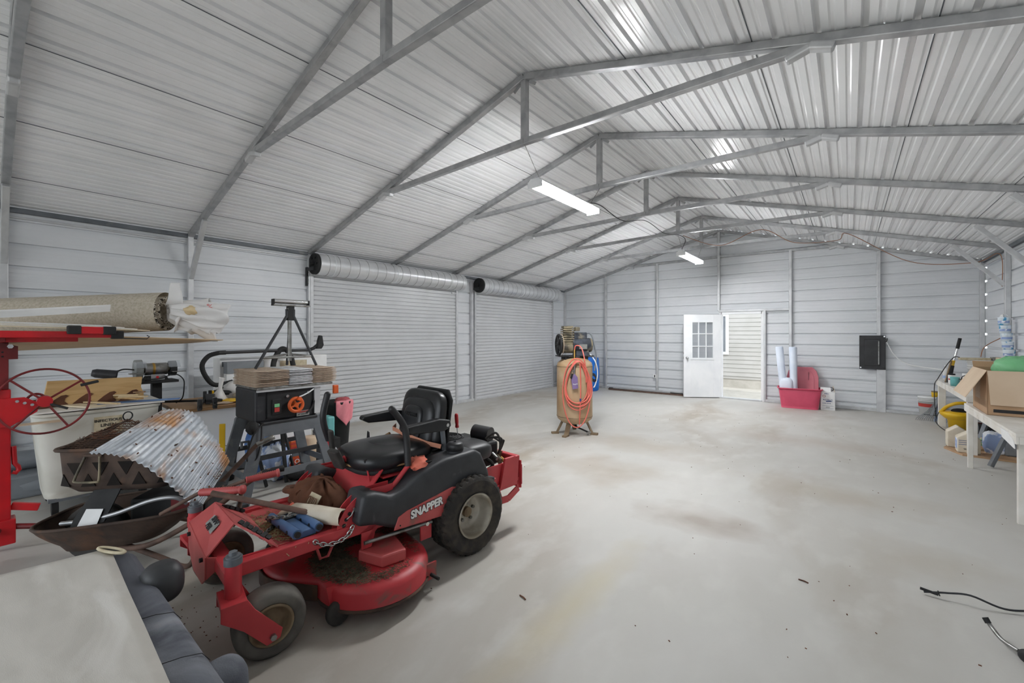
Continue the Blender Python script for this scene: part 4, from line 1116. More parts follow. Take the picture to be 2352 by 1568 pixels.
# ================================================================== AGAINST THE LEFT WALL
t = thing('laundry_bin', 'off-white plastic laundry bin with a stained INFECTIOUS LINEN sign', 'bin', (-5.42, .66, 0))
g = MB()
def bn(u, v):
    a = u * 2 * PI; ca, sa = math.cos(a), math.sin(a); k = .84 + .16 * v
    return (.37 * k * math.copysign(abs(ca) ** .3, ca), .40 * k * math.copysign(abs(sa) ** .3, sa), .14 + .70 * v)
g.grid(bn, 64, 10, True, wu=True); g.f.append([i * 11 for i in range(64)]); g.sm.append(False)
bo = g.build('tub', 'binplastic', t, solid=.006)
MB().tube([bn(i / 64, 1.0) for i in range(64)], .016, 8, closed=True).build('rim', 'binplastic', bo)
s = MB().bx(.362, .372, -.06, .12, .64, .79).build('sign', 'labelcream', t)
text('INFECTIOUS', .032, 'ink', s, (.3735, .03, .755), (0, 1, 0), (0, 0, 1), bold=.0006); text('LINEN', .036, 'ink', s, (.3735, .03, .715), (0, 1, 0), (0, 0, 1), bold=.0006)
text('FLAMMABLE', .018, 'ink', s, (.3735, .03, .675), (0, 1, 0), (0, 0, 1)); 
for sx in (-.25, .25):
    for sy in (-.28, .28): MB().cyl((sx, sy - .02, .06), (sx, sy + .02, .06), .06, n=18).build('castor', 'blackmat', t)
MB().bx(-.3, .3, -.32, .32, .115, .145).build('base_plate', 'greyplastic', t)
tag(MB().bx(-5.80, -5.06, .24, 1.08, .862, .874).build('cover_board', 'whiteboard'), 'off-white cover board lying on the laundry bin', 'board')
# carved board
t = thing('carved_board', 'wooden board with four dark wave shapes standing on the bin', 'board', (-5.36, .66, .876))
MB().prism([(-.33, 0), (.32, 0), (.32, .06), (.30, .12), (.31, .215), (-.31, .225), (-.33, .1)], X3, -.02, .015).build('board', 'pine', t, .003)
for k in range(4):
    y = -.33 + k * .155
    wv = [(0, .0), (.13, .0), (.145, .012), (.12, .04), (.125, .065), (.145, .085), (.13, .097), (.10, .092), (.06, .06), (.03, .03)]
    MB().prism([(y + a, b + .012 * 0 + .002) for a, b in wv], X3, .015, .021).build('wave', 'brown', t)
MB().ell((.03, -.37, .03), (.03, .10, .05), 16, 8).build('dark_knob', 'brown', t)
random.seed(11)
for k, (x0, y0, x1, y1, mt, lb) in enumerate([(-5.50, .42, -5.02, .62, 'plypale', 'wide pale board offcut on the bin, left of the wood strips'), (-5.46, .52, -5.0, .75, 'woodpale', 'pale wood strip pointing to the viewer on the bin'), (-5.55, .70, -5.1, .90, 'pine', 'narrow wood strip crossing the blue sheet on the bin'),
        (-5.30, .80, -5.12, .96, 'woodpale', 'short thick wood block strip on the bin, nearest the grinder'), (-5.38, .74, -5.2, .92, 'woodpale', 'short wood stick behind the nearest block strip on the bin'), (-5.44, .78, -5.3, .98, 'wood', 'rearmost short wood stick on the bin')]):
    z = .884 + k * .013
    tag(MB().beam((x0, y0, z), (x1, y1, z), (.11, .03, .022, .034, .03, .028)[k], .012).build('wood_strip', mt), lb, 'wood strip', 'wood offcuts on the laundry bin')
tag(MB().beam((-5.3, .66, .868 + .01), (-5.08, 1.2, .868 + .012), .10, .004).build('plastic_sheet', 'bluetarp'), 'blue plastic sheet strip under the wood offcuts on the bin', 'sheet')
tag(MB().bx(-5.05, -4.95, .16, .40, .80, .806).build('paper_scrap', 'cardpale'), 'torn paper flap hanging off the bin corner nearest the lift', 'paper')
# wrapped rolls on the floor
for y, x, z, r, lb in ((.18, -6.2, .30, .085, 'upper grey plastic-wrapped roll on the floor beside the bin'), (.20, -6.0, .10, .095, 'lower grey plastic-wrapped roll on the floor beside the bin')):
    g = MB().lathe([(0, -.55), (r * .8, -.55), (r, -.5), (r * .97, -.2), (r * 1.03, 0), (r * .96, .3), (r, .5), (r * .7, .56), (0, .56)], (x, y, z), (.15, 1, 0), 24, True, lambda q, j, i: q * (1 + .04 * math.sin(i * 2.1 + j)))
    tag(g.build('wrapped_roll', 'greyplastic'), lb, 'roll', 'wrapped rolls on the floor')
tag(MB().bx(-6.3, -5.9, -.2, .45, 0, .21).build('foam_block', 'greyplastic', bevel=.02), 'grey block under the upper wrapped roll', 'block')
# bench grinder on its pedestal
t = thing('grinder_stand', 'black pedestal stand under the bench grinder', 'stand', (-5.62, 1.13, 0))
MB().bx(-.13, .13, -.18, .16, 1.005, 1.03).build('top_plate', 'blackmat', t, .004)
MB().bx(-.04, .04, -.04, .04, .02, 1.005).build('post', 'blackmat', t, .004)
MB().bx(-.18, .18, -.18, .18, 0, .02).build('base', 'blackmat', t)
t = thing('bench_grinder', 'grey and black bench grinder with clear guards on a pedestal', 'grinder', (-5.60, 1.12, 1.03))
MB().prism([(-.10, 0), (.10, 0), (.075, .045), (-.075, .045)], X3, -.07, .07).build('base', 'blackmat', t, .004)
g = MB(); g.cyl((0, -.09, .115), (0, .09, .115), .062, n=28); mo = g.build('motor', 'steel', t, .008)
MB().prism([(-.05, .005), (.06, .005), (.06, .065), (-.05, .065)], X3, .071, .075).build('switch_plate', 'chrome', mo)
MB().cyl((.075, .0, .035), (.085, .0, .035), .012, n=10).build('switch', 'redlift', mo)
g = MB(); g.lathe([(.0625, -.03), (.064, -.02), (.0625, -.01)], (0, 0, .115), (0, 1, 0), 28); g.build('band', 'brass', mo)
for s, R in ((-1, .098), (1, .078)):
    g = MB(); g.cyl((0, s * .11, .115), (0, s * .165, .115), R, n=32); wo = g.build('wheel_guard', 'labelgrey' if s < 0 else 'blackmat', t, .006)
    MB().cyl((0, s * .085, .115), (0, s * .11, .115), .035, n=18).build('arbor', 'castiron', wo)
    MB().box((.09, s * .135, .165), (.006, .10, .075), (0, -.6, 0)).build('eye_shield', 'glass', wo, .002)
    MB().box((.11, s * .17, .085), (.06, .11, .008)).build('tool_rest', 'steel', wo)
MB().tube(spline([(.0, -.14, .11), (-.02, -.24, .125), (-.02, -.30, .10)]), .007, 8).build('lamp_arm', 'blackmat', t)
g = MB(); g.lathe([(0, -.11), (.03, -.11), (.042, -.08), (.045, .06), (.05, .07), (.046, .072), (.03, .05)], (-.02, -.36, .085), (.2, 1, -.18), 24); g.build('work_lamp', 'sawdark', t)
MB().tube(spline([(.07, -.14, .02), (.13, .0, .02), (.12, .13, .06), (.14, .2, .0), (.12, .21, -.1), (.1, .2, -.2), (.05, .16, -.25)]), .006, 6).build('cord', 'blackmat', t)

# counter with clutter
t = thing('work_counter', 'long white chest with a wood worktop by the left wall', 'counter', (-5.62, 1.75, 0))
MB().bx(-.38, .42, -.5, .8, .04, .72).build('cabinet', 'whitepaint', t, .02)
MB().bx(-.42, .47, -.54, .84, .72, .752).build('worktop', 'wood', t, .004)
t = thing('packing_box', 'large white cardboard box standing behind the worktop', 'box', (-5.98, 2.35, .752))
MB().bx(-.12, .12, -.58, .74, 0, .46).build('box_body', 'white', t, .006)
MB().bx(.121, .123, -.56, -.1, .36, .42).build('dark_band', 'greyplastic', t)
MB().bx(.121, .124, .1, .45, .10, .40).build('printed_panel', 'labelcream', t)
t = thing('packing_box', 'grey-fronted flat box lying in front of the white box', 'box', (-5.78, 2.0, .752))
MB().bx(-.06, .06, -.2, .2, .28, .42).build('box_body', 'greyplastic', t, .004); MB().bx(-.05, .05, -.2, .2, 0, .28).build('support', 'white', t)
# vacuum hose with its wand and nozzle
t = thing('vacuum_hose', 'black ribbed vacuum hose with wand and floor nozzle', 'hose', (-5.70, 1.9, .752))
P = [(.0, -.05, .19), (.02, -.23, .17), (.02, -.32, .27), (.0, -.35, .40), (0, -.29, .50), (0, -.19, .535)]
cs_ = spline(P, 14)
MB().tube(cs_, [.024 + .003 * (i % 2) for i in range(len(cs_))], 12).build('hose', 'blackmat', t)
MB().tube([(0, -.19, .535), (0, .30, .54), (0, .85, .535)], .019, 12).build('wand', 'black', t)
MB().cyl((0, -.19, .535), (0, -.12, .536), .025, n=14).build('wand_collar', 'black', t)
MB().tube([(0, .85, .535), (0, .92, .56), (0, .97, .60)], .022, 10).build('elbow', 'blackmat', t)
MB().prism([(.95, .55), (1.02, .55), (1.05, .60), (1.03, .73), (.99, .735), (.97, .66)], X3, -.02, .03).build('nozzle', 'blackmat', t, .008)
t = thing('vacuum_hose', 'short arched black hose behind the cardboard stack', 'hose', (-5.70, 2.42, .752))
MB().tube(spline([(0, -.12, .15), (0, -.11, .4), (0, -.02, .56), (0, .08, .50), (0, .13, .33), (0, .16, .12)], 8), .032, 12).build('hose', 'blackmat', t)
# clamps, bags and odds on the counter
def clampbar(loc, rz, label, tilt=0):
    t = thing('bar_clamp', label, 'clamp', loc, rz, 'bar clamps on the worktop')
    MB().bx(-.36, .30, -.008, .008, .03, .052).build('bar', 'blackmat', t); MB().bx(.18, .26, -.018, .018, .0, .11).build('jaw', 'black', t, .005); MB().bx(-.3, -.26, -.016, .016, .005, .13).build('fixed_jaw', 'black', t, .004)
    MB().lathe([(0, 0), (.013, 0), (.016, .03), (.013, .09), (0, .1)], (.24, 0, .05), (1, 0, -.1), 12).build('handle', 'blackmat', t)
clampbar((-5.22, 1.42, .752), -.35, 'black bar clamp pointing over the worktop edge, nearest the viewer')
clampbar((-5.25, 1.52, .752), -.20, 'black bar clamp just behind the nearest one, its bar overhanging')
clampbar((-5.5, 1.36, .752), .9, 'black bar clamp lying across the worktop, nearest the grinder')
t = thing('air_nozzle', 'yellow and black hand vacuum nozzle above the worktop', 'nozzle', (-5.55, 1.78, .98))
MB().tube([(0, -.16, .05), (0, .14, .02)], [.03, .022], 12).build('body', 'blackmat', t); MB().box((0, -.18, .05), (.05, .03, .05)).build('tip', 'yellow', t, .006); MB().box((.01, -.12, .08), (.02, .1, .02), (.5, 0, 0)).build('trigger', 'black', t)
t.location.z = .80
t = thing('plastic_bag', 'clear plastic bag of parts knotted on the worktop', 'bag', (-5.42, 1.62, .752))
g = MB(); g.lathe([(.01, 0), (.07, .0), (.085, .03), (.05, .09), (.018, .15), (.022, .24), (.03, .27)], (0, 0, .005), (.1, .1, 1), 22, True, lambda r, j, i: r * (1 + .14 * math.sin(i * 2.3 + j * 1.7))); g.build('bag', 'plastic_film', t)
t = thing('cloth_sack', 'folded tan cloth sack with dark print on the worktop', 'sack', (-5.42, 1.98, .752))
g = MB(); g.ell((0, 0, .055), (.16, .19, .055), 26, 12, None, .08, .7); g.build('sack', 'paperbag', t); text('PL', .08, 'ink', t, (.12, .02, .103), (0, 1, 0), (-.6, 0, .5), ext=.002)
t = thing('cloth_sack', 'white plastic sack behind the tan sack on the worktop', 'sack', (-5.62, 1.90, .752))
g = MB(); g.ell((0, 0, .10), (.12, .17, .10), 24, 12, None, .1, .75); g.build('sack', 'plastic_film', t)
t = thing('rag', 'yellow and brown rag on the worktop beside the clamps', 'rag', (-5.34, 1.72, .752))
MB().ell((0, 0, .02), (.09, .11, .02), 20, 8, None, .25).build('cloth', 'yellow', t)
t = thing('paper_pile', 'brown paper scraps on the worktop by the clear bag', 'paper', (-5.28, 1.62, .752))
MB().ell((0, 0, .012), (.07, .10, .012), 14, 6, None, .3).build('paper', 'cardbrown', t)

# ================================================================== TABLE SAW, CARDBOARD, ROLLER STAND
ts = thing('table_saw', 'black table saw on a grey folding stand, cardboard stacked on it', 'table saw', (-4.40, 1.83, 0))
MB().prism([(-.30, 1.0), (.29, 1.0), (.30, .74), (.25, .70), (-.30, .70)], X3, -.25, .24).build('body', 'sawdark', ts, .02)
MB().bx(.24, .252, -.205, .19, .735, .985).build('front_recess', 'ink', ts)
MB().bx(-.24, .285, -.30, .40, 1.0, 1.022).build('table_top', 'steel', ts, .003)
MB().beam((.27, -.30, .99), (.27, .44, .99), .02, .018).build('fence_rail', 'galvpost', ts)
MB().bx(.28, .315, .40, .45, .90, .985).build('fence_clamp', 'orange', ts, .006)
MB().bx(.245, .262, .225, .285, .72, .98).build('side_bracket', 'galvpost', ts, .004)
h = MB(); hc = (.30, .03, .835); h.torus(hc, .062, .016, (1, 0, 0), 28, 8)
h.cyl((.25, .03, .835), (.31, .03, .835), .022, n=14)
for k in range(4):
    a = k * PI / 2 + .4; h.cyl(hc, (hc[0], hc[1] + .06 * math.cos(a), hc[2] + .06 * math.sin(a)), .011, n=8)
ho = h.build('height_wheel', 'orange', ts)
MB().cyl((.30, .045, .89), (.35, .045, .895), .018, n=14).build('crank_knob', 'orange', ho)
s = MB().bx(.252, .262, -.165, -.085, .76, .90).build('switch_box', 'blackmat', ts, .004)
MB().bx(.262, .268, -.148, -.105, .83, .86).build('start_button', 'green', s); MB().bx(.262, .268, -.148, -.105, .785, .825).build('stop_button', 'inkred', s)
g = MB(); g.tube([(.258, .06 + .16 * math.cos(a), .90 + .12 * math.sin(a) - .06) for a in [-1.0 + k * .12 for k in range(10)]], .010, 6); g.build('bevel_slot', 'ink', ts)
g = MB(); g.tube([(.258, .08 + k * .02, .90 + k * .005 + .0006 * k * k) for k in range(8)], .007, 6); g.build('bevel_scale', 'whitepaint', ts)
for y, z in ((-.03, .92), (.165, .935)): MB().cyl((.25, y, z), (.262, y, z), .014, n=12).build('lock_bolt', 'chrome', ts)
w = MB().bx(.252, .258, .055, .175, .715, .765).build('warning_label', 'labelgrey', ts)
text('WARRIOR', .022, 'inkred', w, (.260, .115, .752), (0, 1, 0), (0, 0, 1), bold=.0008); text('10" TABLE SAW', .014, 'ink', w, (.260, .115, .730), (0, 1, 0), (0, 0, 1))
MB().bx(.2, .262, -.26, .26, .675, .705).build('lower_lip', 'sawdark', ts, .01)
# stand: apron plates, splayed legs, stretchers
for x in (.24, -.26):
    a = MB().prism([(-.30, .69), (.27, .69), (.29, .57), (-.32, .57)], X3, x - .004, x + .012); a.build('apron', 'sawgrey', ts, .003)
for sx in (1, -1):
    for sy in (-1, 1):
        top = (sx * .23, sy * .25, .69); bt = (sx * .29 , sy * .42 - .0, .0)
        l = MB(); l.beam(top, bt, .10, .03, (1, 0, 0)); lo = l.build('leg', 'sawgrey', ts, .004)
        MB().box((bt[0], bt[1], .012), (.06, .08, .024)).build('rubber_foot', 'blackmat', lo, .006)
    MB().beam((sx * .27, -.37, .22), (sx * .27, .37, .22), .012, .065).build('stretcher', 'sawgrey', ts, .003)
    MB().beam((sx * .25, -.32, .385), (sx * .25, .32, .385), .012, .045).build('middle_bar', 'sawdark', ts, .003)
for sy in (-1, 1): MB().beam((-.28, sy * .37, .23), (.28, sy * .37, .23), .012, .06).build('side_stretcher', 'sawgrey', ts, .003)
MB().tube(spline([(.26, -.24, .70), (.29, -.33, .62), (.28, -.38, .45), (.26, -.36, .37), (.27, -.30, .40), (.28, -.27, .55), (.27, -.26, .68)], 6), .007, 6).build('power_cord', 'blackmat', ts)
MB().ell((.25, -.33, .67), (.05, .05, .06), 16, 10, None, .1).build('cord_wrap', 'blackmat', ts)
MB().prism([(-.40, .55), (-.33, .55), (-.33, .50), (-.345, .50), (-.345, .535), (-.385, .535), (-.385, .49), (-.40, .49)], X3, .18, .20).build('c_clamp', 'sawgrey', ts)
# flattened boxes: three stacks side by side
random.seed(3)
cols = [(1.515, 1.80, 'cardbrown', 'flattened brown box in the left stack on the table saw'), (1.805, 2.02, 'paperwhite', 'flattened white box in the middle stack on the table saw'), (2.025, 2.26, 'cardbrown', 'flattened brown box in the right stack on the table saw')]
proto = {}
for ci, (y0, y1, mt, lb) in enumerate(cols):
    z = 1.024
    for k in range(11):
        h_ = .0135; w_ = (y1 - y0)
        if (ci, 0) not in proto:
            m_ = MB(); m_.grid(lambda u, v: (-.265 + .53 * u, -w_ / 2 + w_ * v, .006 + .0012 * math.sin(u * 7) + .0015 * math.sin(v * 9)), 8, 6)
            o = m_.build('flattened_box', mt, solid=.007); proto[(ci, 0)] = o
            tag(o, lb, 'cardboard box', 'flattened boxes on the table saw')
        else:
            o = proto[(ci, 0)].copy(); COL.objects.link(o)
        o.location = (-4.375 + random.uniform(-.014, .014), (y0 + y1) / 2 + random.uniform(-.005, .005), z); z += h_
ZT = 1.024 + 11 * .0135 + .008
rs = thing('roller_stand', 'folding tripod roller stand placed on top of the cardboard', 'roller stand', (-4.35, 1.92, ZT))
MB().cyl((0, -.01, .06), (0, -.01, .52), .018, n=16).build('pole', 'steel', rs)
MB().bx(-.02, .02, -.035, .03, .46, .60).build('head', 'blackmat', rs, .004)
for (x, y) in ((.08, -.35), (.10, .21), (-.22, .06)):
    k = .07 / math.hypot(x, y)
    l = MB(); l.tube([(x * .12, y * .12, .57), (x * .12, y * .12, .50), (x, y, 0.005)], .0135, 8); l.build('leg', 'sawdark', rs)
MB().tube([(.065, -.28, .10), (.08, .17, .10)], .011, 8).build('cross_bar', 'steel', rs); MB().tube([(.08, .17, .10), (-.17, .05, .12)], .010, 8).build('cross_bar', 'steel', rs); MB().tube([(.065, -.28, .10), (-.17, .05, .12)], .010, 8).build('cross_bar', 'steel', rs)
MB().bx(-.035, .035, -.17, .18, .60, .615).build('tray', 'steel', rs, .002)
MB().cyl((0, -.16, .645), (0, .165, .645), .023, n=24).build('roller', 'chrome', rs)
for s in (-.165, .172): MB().bx(-.03, .03, s - .006, s + .006, .60, .665).build('end_bracket', 'blackmat', rs, .004)
MB().tube([(.02, -.03, .56), (.05, -.05, .575)], .006, 6).build('lock_lever', 'steel', rs)

# things under and behind the saw
def bagthing(name, label, mt, loc, r, lump=.12, cat='bag', p=.8):
    t = thing(name, label, cat, loc)
    MB().ell((0, 0, r[2]), r, 24, 14, None, lump, p).build('body', mt, t); return t
bagthing('plastic_bag', 'blue and white plastic bag on the floor under the table saw', 'bluebag', (-4.66, 1.90, 0), (.16, .13, .19), .12)
bagthing('plastic_bag', 'dark blue plastic bag behind the saw legs', 'bluetarp', (-4.86, 1.82, 0), (.12, .12, .27), .12)
t = thing('oil_jug', 'red-orange plastic jug with white label under the saw', 'jug', (-4.90, 2.20, 0))
MB().bx(-.07, .07, -.09, .09, 0, .34).build('body', 'orange', t, .03); MB().cyl((0, .03, .34), (0, .03, .40), .03, n=16).build('cap', 'white', t)
for k in range(6): MB().bx(.071, .074, -.07, .03, .05 + k * .045, .07 + k * .045).build('rib', 'inkred', t)
text('O', .07, 'inkwhite', t, (.075, .0, .08), (0, 1, 0), (0, 0, 1))
t = thing('paint_can', 'pale plastic tub beside the orange jug under the saw', 'tub', (-4.92, 2.38, 0))
MB().lathe([(0, 0), (.08, 0), (.09, .3), (.085, .31), (0, .31)], (0, 0, 0), (0, 0, 1), 24).build('tub', 'cardpale', t)
for k, (x, y, lb) in enumerate(((-4.46, 1.74, 'black folded bar leaning under the saw, leftmost of three'), (-4.44, 1.92, 'black folded bar leaning under the saw, middle of three'), (-4.5, 2.04, 'black folded bar leaning under the saw, rightmost of three'))):
    tag(MB().beam((x, y, 0.01), (x - .10, y - .10 + .09 * (k == 1), .60), .03, .02).build('tripod_leg', 'blackmat'), lb, 'bar', 'black bars under the saw')
t = thing('tool_bag', 'black lumpy tool bag on the floor in front of the blue bag', 'bag', (-4.48, 2.06, 0))
MB().ell((0, 0, .07), (.10, .15, .07), 22, 10, None, .12).build('body', 'blackmat', t); MB().torus((.03, 0, .12), .05, .008, (1, 0, .2), 20, 6).build('handle', 'blackmat', t)
t = thing('storage_crate', 'black crate with coiled cables behind the saw legs', 'crate', (-5.0, 2.58, 0))
MB().bx(-.15, .15, -.15, .15, 0, .25).build('crate', 'blackmat', t, .01)
for k in range(4): MB().torus((.02, 0, .27 + k * .018), .11, .009, (.1, .1, 1), 28, 6).build('cable_coil', 'cordblack' if k % 2 else 'greyplastic', t)
tag(MB().torus((-4.82, 2.62, .06), .13, .012, (.3, 0, 1), 36, 8).build('cable_coil', 'yellow'), 'yellow coiled cable on the floor beside the mower lever', 'cable')
t = thing('bucket', 'dark bucket with wire bail behind the sheet edge', 'bucket', (-5.05, 1.55, 0)); 
MB().lathe([(0, 0), (.10, 0), (.13, .28), (.125, .28), (.1, .03)], (0, 0, 0), (0, 0, 1), 24).build('pail', 'blackmat', t); MB().tube([(.0, .13 * math.cos(a), .27 + .08 * math.sin(a)) for a in [k * PI / 12 for k in range(13)]], .004, 6).build('bail', 'steel', t)
t = thing('level', 'yellow spirit level leaning behind the saw leg', 'level', (-4.78, 1.46, 0)); MB().beam((0, 0, .02), (-.05, .02, .62), .05, .025).build('body', 'yellow', t, .003); MB().beam((.026, .0, .3), (.024, .002, .34), .004, .027).build('vial', 'green', t)
t = thing('square_tube', 'grey perforated steel tube leaning beside the saw stand', 'tube', (-4.02, 2.40, 0))
MB().beam((0, 0, .02), (-.12, -.14, .33), .035, .035).build('tube', 'galv', t)
# trash can with a cloth
t = thing('trash_can', 'black rubbish bin with a pink cloth over its rim', 'bin', (-5.37, 2.98, 0))
g = MB(); g.lathe([(0, .0), (.12, 0), (.135, .02), (.172, .58), (.185, .58), (.185, .61), (.172, .61), (.13, .05), (0, .05)], (0, 0, 0), (0, 0, 1), 32); g.build('bin', 'blackmat', t)
t2 = thing('rag', 'pink cloth draped over the rubbish bin rim', 'cloth', (-5.23, 3.05, .35))
def drape(u, v):
    a = -.6 + 1.4 * u; r = .193 + .012 * math.sin(9 * a + 3 * v); z = .275 - .33 * v * (1 - .45 * abs(u - .5) * 2)
    if v < .15: r -= .05 * (.15 - v) / .15; z = .275
    return (-.14 + r * math.cos(a) - .012 * v * 0, -.07 + r * math.sin(a), z)
g = MB(); g.grid(drape, 24, 16); g.build('cloth', 'pink', t2, solid=.004)
t2 = thing('rag', 'dark red cloth bunched inside the rubbish bin', 'cloth', (-5.36, 3.05, .56)); MB().ell((0, 0, .04), (.10, .10, .05), 18, 8, None, .2).build('cloth', 'redcloth', t2)
t2 = thing('storage_tub', 'teal plastic tub standing in front of the rubbish bin', 'tub', (-5.2, 2.76, 0)); MB().bx(-.08, .08, -.05, .05, 0, .46).build('tub', 'teal', t2, .02)

# ================================================================== AIR COMPRESSOR
ac = thing('air_compressor', 'tall rusty tan air compressor standing in the middle of the floor', 'air compressor', (-3.26, 5.62, 0), .85)
tp = [(0, .145), (.10, .15), (.19, .175), (.257, .23), (.268, .27), (.268, 1.02), (.257, 1.07), (.19, 1.125), (.10, 1.15), (0, 1.155)]
MB().lathe(tp, (0, 0, 0), (0, 0, 1), 48).build('tank', 'tank', ac)
g = MB()
for z in (.27, 1.02): g.torus((0, 0, z), .2685, .004, (0, 0, 1), 48, 6)
g.build('weld_seam', 'rimrust', ac)
for a in (-2.35, -.55, 1.25, 3.05):
    c, s_ = math.cos(a), math.sin(a)
    l = MB(); l.beam((c * .17, s_ * .17, .22), (c * .27, s_ * .27, .02), .075, .02); l.box((c * .30, s_ * .30, .014), (.11, .06, .028), (0, 0, a)); l.build('foot', 'rimrust', ac, .004)
MB().tube([(0, 0, .15), (.02, -.04, .10), (.10, -.16, .07), (.15, -.2, .05)], .013, 8).build('drain_pipe', 'blackmat', ac)
MB().cyl((.13, -.19, .03), (.17, -.22, .06), .02, n=10).build('drain_valve', 'steel', ac)
MB().bx(-.27, .27, -.12, .12, 1.165, 1.18).build('mount_plate', 'blackmat', ac, .004)
for x in (-.15, .15): MB().bx(x - .03, x + .03, -.1, .1, 1.12, 1.17).build('bracket', 'blackmat', ac)
# local -x: pulley and pump, +x: motor
m = MB(); m.cyl((-.05, 0, 1.335), (.23, 0, 1.335), .11, n=32); mo = m.build('motor', 'motor', ac, .012)
MB().cyl((.23, 0, 1.335), (.255, 0, 1.335), .105, n=32).build('motor_end', 'castiron', mo, .008)
MB().bx(-.02, .18, -.055, .055, 1.43, 1.53).build('capacitor_box', 'motor', mo, .01)
MB().bx(.04, .16, -.114, -.106, 1.28, 1.35).build('name_plate', 'labelgrey', mo)
MB().prism([(-.10, 1.18), (.10, 1.18), (.07, 1.26), (-.07, 1.26)], lambda u, w, k: (k, u, w), .0, .2).build('motor_foot', 'motor', mo)
p = MB(); p.cyl((-.20, 0, 1.30), (-.03, 0, 1.30), .085, n=24); pu = p.build('pump', 'castiron', ac, .01)
for k in range(7): MB().bx(-.20, -.03, -.075, .075, 1.36 + k * .034, 1.378 + k * .034).build('cooling_fin', 'castiron', pu)
MB().bx(-.17, -.06, -.05, .05, 1.34, 1.62).build('cylinder', 'castiron', pu); MB().bx(-.19, -.04, -.07, .07, 1.59, 1.625).build('head', 'castiron', pu, .006)
MB().bx(.0, .07, -.05, .05, 1.55, 1.61).build('filter_box', 'castiron', pu, .008)
w = MB(); w.torus((-.25, 0, 1.34), .15, .017, (1, 0, 0), 40, 8); w.cyl((-.27, 0, 1.34), (-.18, 0, 1.34), .03, n=16)
for k in range(5):
    a = k * 2 * PI / 5; w.beam((-.25, 0, 1.34), (-.25, .15 * math.cos(a), 1.34 + .15 * math.sin(a)), .02, .035, (1, 0, 0))
w.build('flywheel', 'blackmat', ac)
MB().torus((-.215, 0, 1.34), .16, .004, (1, 0, 0), 40, 6).build('belt_guard', 'cardpale', ac)
MB().tube(spline([(.17, .0, 1.51), (.26, 0, 1.50), (.30, -.02, 1.35), (.33, -.04, 1.15), (.28, -.1, .95)]), .011, 8).build('conduit', 'greyplastic', ac)
MB().tube(spline([(.22, -.08, 1.2), (.29, -.12, 1.08), (.33, -.10, .90), (.30, -.09, .75), (.26, -.12, .70)]), .009, 8).build('wire', 'cordwhite', ac)
for k in range(4): MB().torus((.285, -.06, .86 - k * .012), .05, .005, (.9, .3, .2), 20, 6).build('wire_coil', 'cordblack', ac)
# coiled air hose on the tank (local frame of the compressor, facing -y)
t = thing('air_hose', 'coiled red air hose hanging on the front of the tank', 'hose', (-3.26, 5.62, 0), .52)
F = lambda x, z, off=.286: (x, -math.sqrt(max(.0004, off ** 2 - min(abs(x), off - .03) ** 2)), z)
h = MB()
for k in range(5):
    R = .148 + .010 * k; cx = .035 + .006 * k; pts = []
    zt = 1.12 - .004 * k; zb = .50 - .05 * (k % 3)
    for j in range(40):
        a = 2 * PI * j / 40; x = cx + R * math.sin(a) * (1.0 - .35 * math.cos(a)); z = (zt + zb) / 2 + (zt - zb) / 2 * math.cos(a)
        pts.append(F(x, z, (.288 + .006 * k)))
    h.tube(pts, .0085, 8, closed=True)
pts = []
for j in range(40):
    a = 2 * PI * j / 40; x = .03 + .20 * math.sin(a); z = .67 + .50 * math.cos(a) - .02
    pts.append(F(x, z, .306))
h.tube(pts, .0085, 8, closed=True)
h.tube(spline([F(-.0, 1.26, .15), F(.02, 1.33, .16), F(.10, 1.30, .20), F(.15, 1.1, .30), F(.17, .8, .306)]), .0085, 8)
h.tube(spline([F(.08, 1.08, .30), F(.09, .8, .306), F(.085, .5, .306), F(.07, .19, .306)]), .0085, 8)
h.build('hose', 'hose', t)
MB().cyl(F(.0, 1.14, .2), F(-.0, 1.27, .16), .012, n=12).build('coupler', 'brass', t)
MB().cyl(F(.0, .93, .30), F(.005, 1.06, .30), .012, n=12).build('quick_coupling', 'steel', t)
MB().cyl(F(.085, .53, .312), F(.085, .57, .312), .012, n=10).build('hose_joint', 'inkblue', t)
t = thing('hose_tag', 'purple tag and black blow gun hanging on the air hose', 'tag', (-3.26, 5.62, 0), .52)
MB().prism([(-.045, .72), (.035, .74), (.025, .90), (-.02, .95), (-.07, .89)], lambda u, w, k: (u + .02, -.312 + k, w - .02), -.004, .004).build('tag', 'purple', t, .002)
text('Rapid', .03, 'inkwhite', t, (.012, -.318, .78), (1, 0, .15), (0, 0, 1))
MB().beam((-.03, -.31, .93), (-.05, -.32, .86), .03, .025).build('gun_body', 'blackmat', t, .006)
MB().tube([(.0, -.29, 1.0), (-.03, -.30, .95)], .008, 8).build('gun_tube', 'steel', t)

# ================================================================== BY THE GABLE WALL
t = thing('barrel', 'bright blue plastic barrel behind the air compressor', 'barrel', (-5.45, 10.12, 0))
MB().lathe([(0, 0), (.25, 0), (.275, .03), (.285, .12), (.29, .28), (.283, .30), (.29, .32), (.292, .58), (.285, .60), (.29, .62), (.28, .82), (.27, .855), (.275, .87), (.262, .875), (.25, .86), (0, .86)], (0, 0, 0), (0, 0, 1), 40).build('drum', 'bluebarrel', t)
MB().cyl((.1, -.08, .86), (.1, -.08, .885), .035, n=16).build('bung', 'bluebarrel', t)
t = thing('barrel', 'dark blue bin standing in the corner beside the bright blue barrel', 'barrel', (-6.15, 10.35, 0))
MB().lathe([(0, 0), (.22, 0), (.26, .7), (.275, .72), (.24, .72), (.2, .05)], (0, 0, 0), (0, 0, 1), 28).build('drum', 'motor', t)
tag(MB().bx(-5.95, -5.6, 10.2, 10.5, 0, .12).build('low_case', 'blackmat', bevel=.01), 'low black case on the floor between the blue barrels', 'case')
random.seed(2)
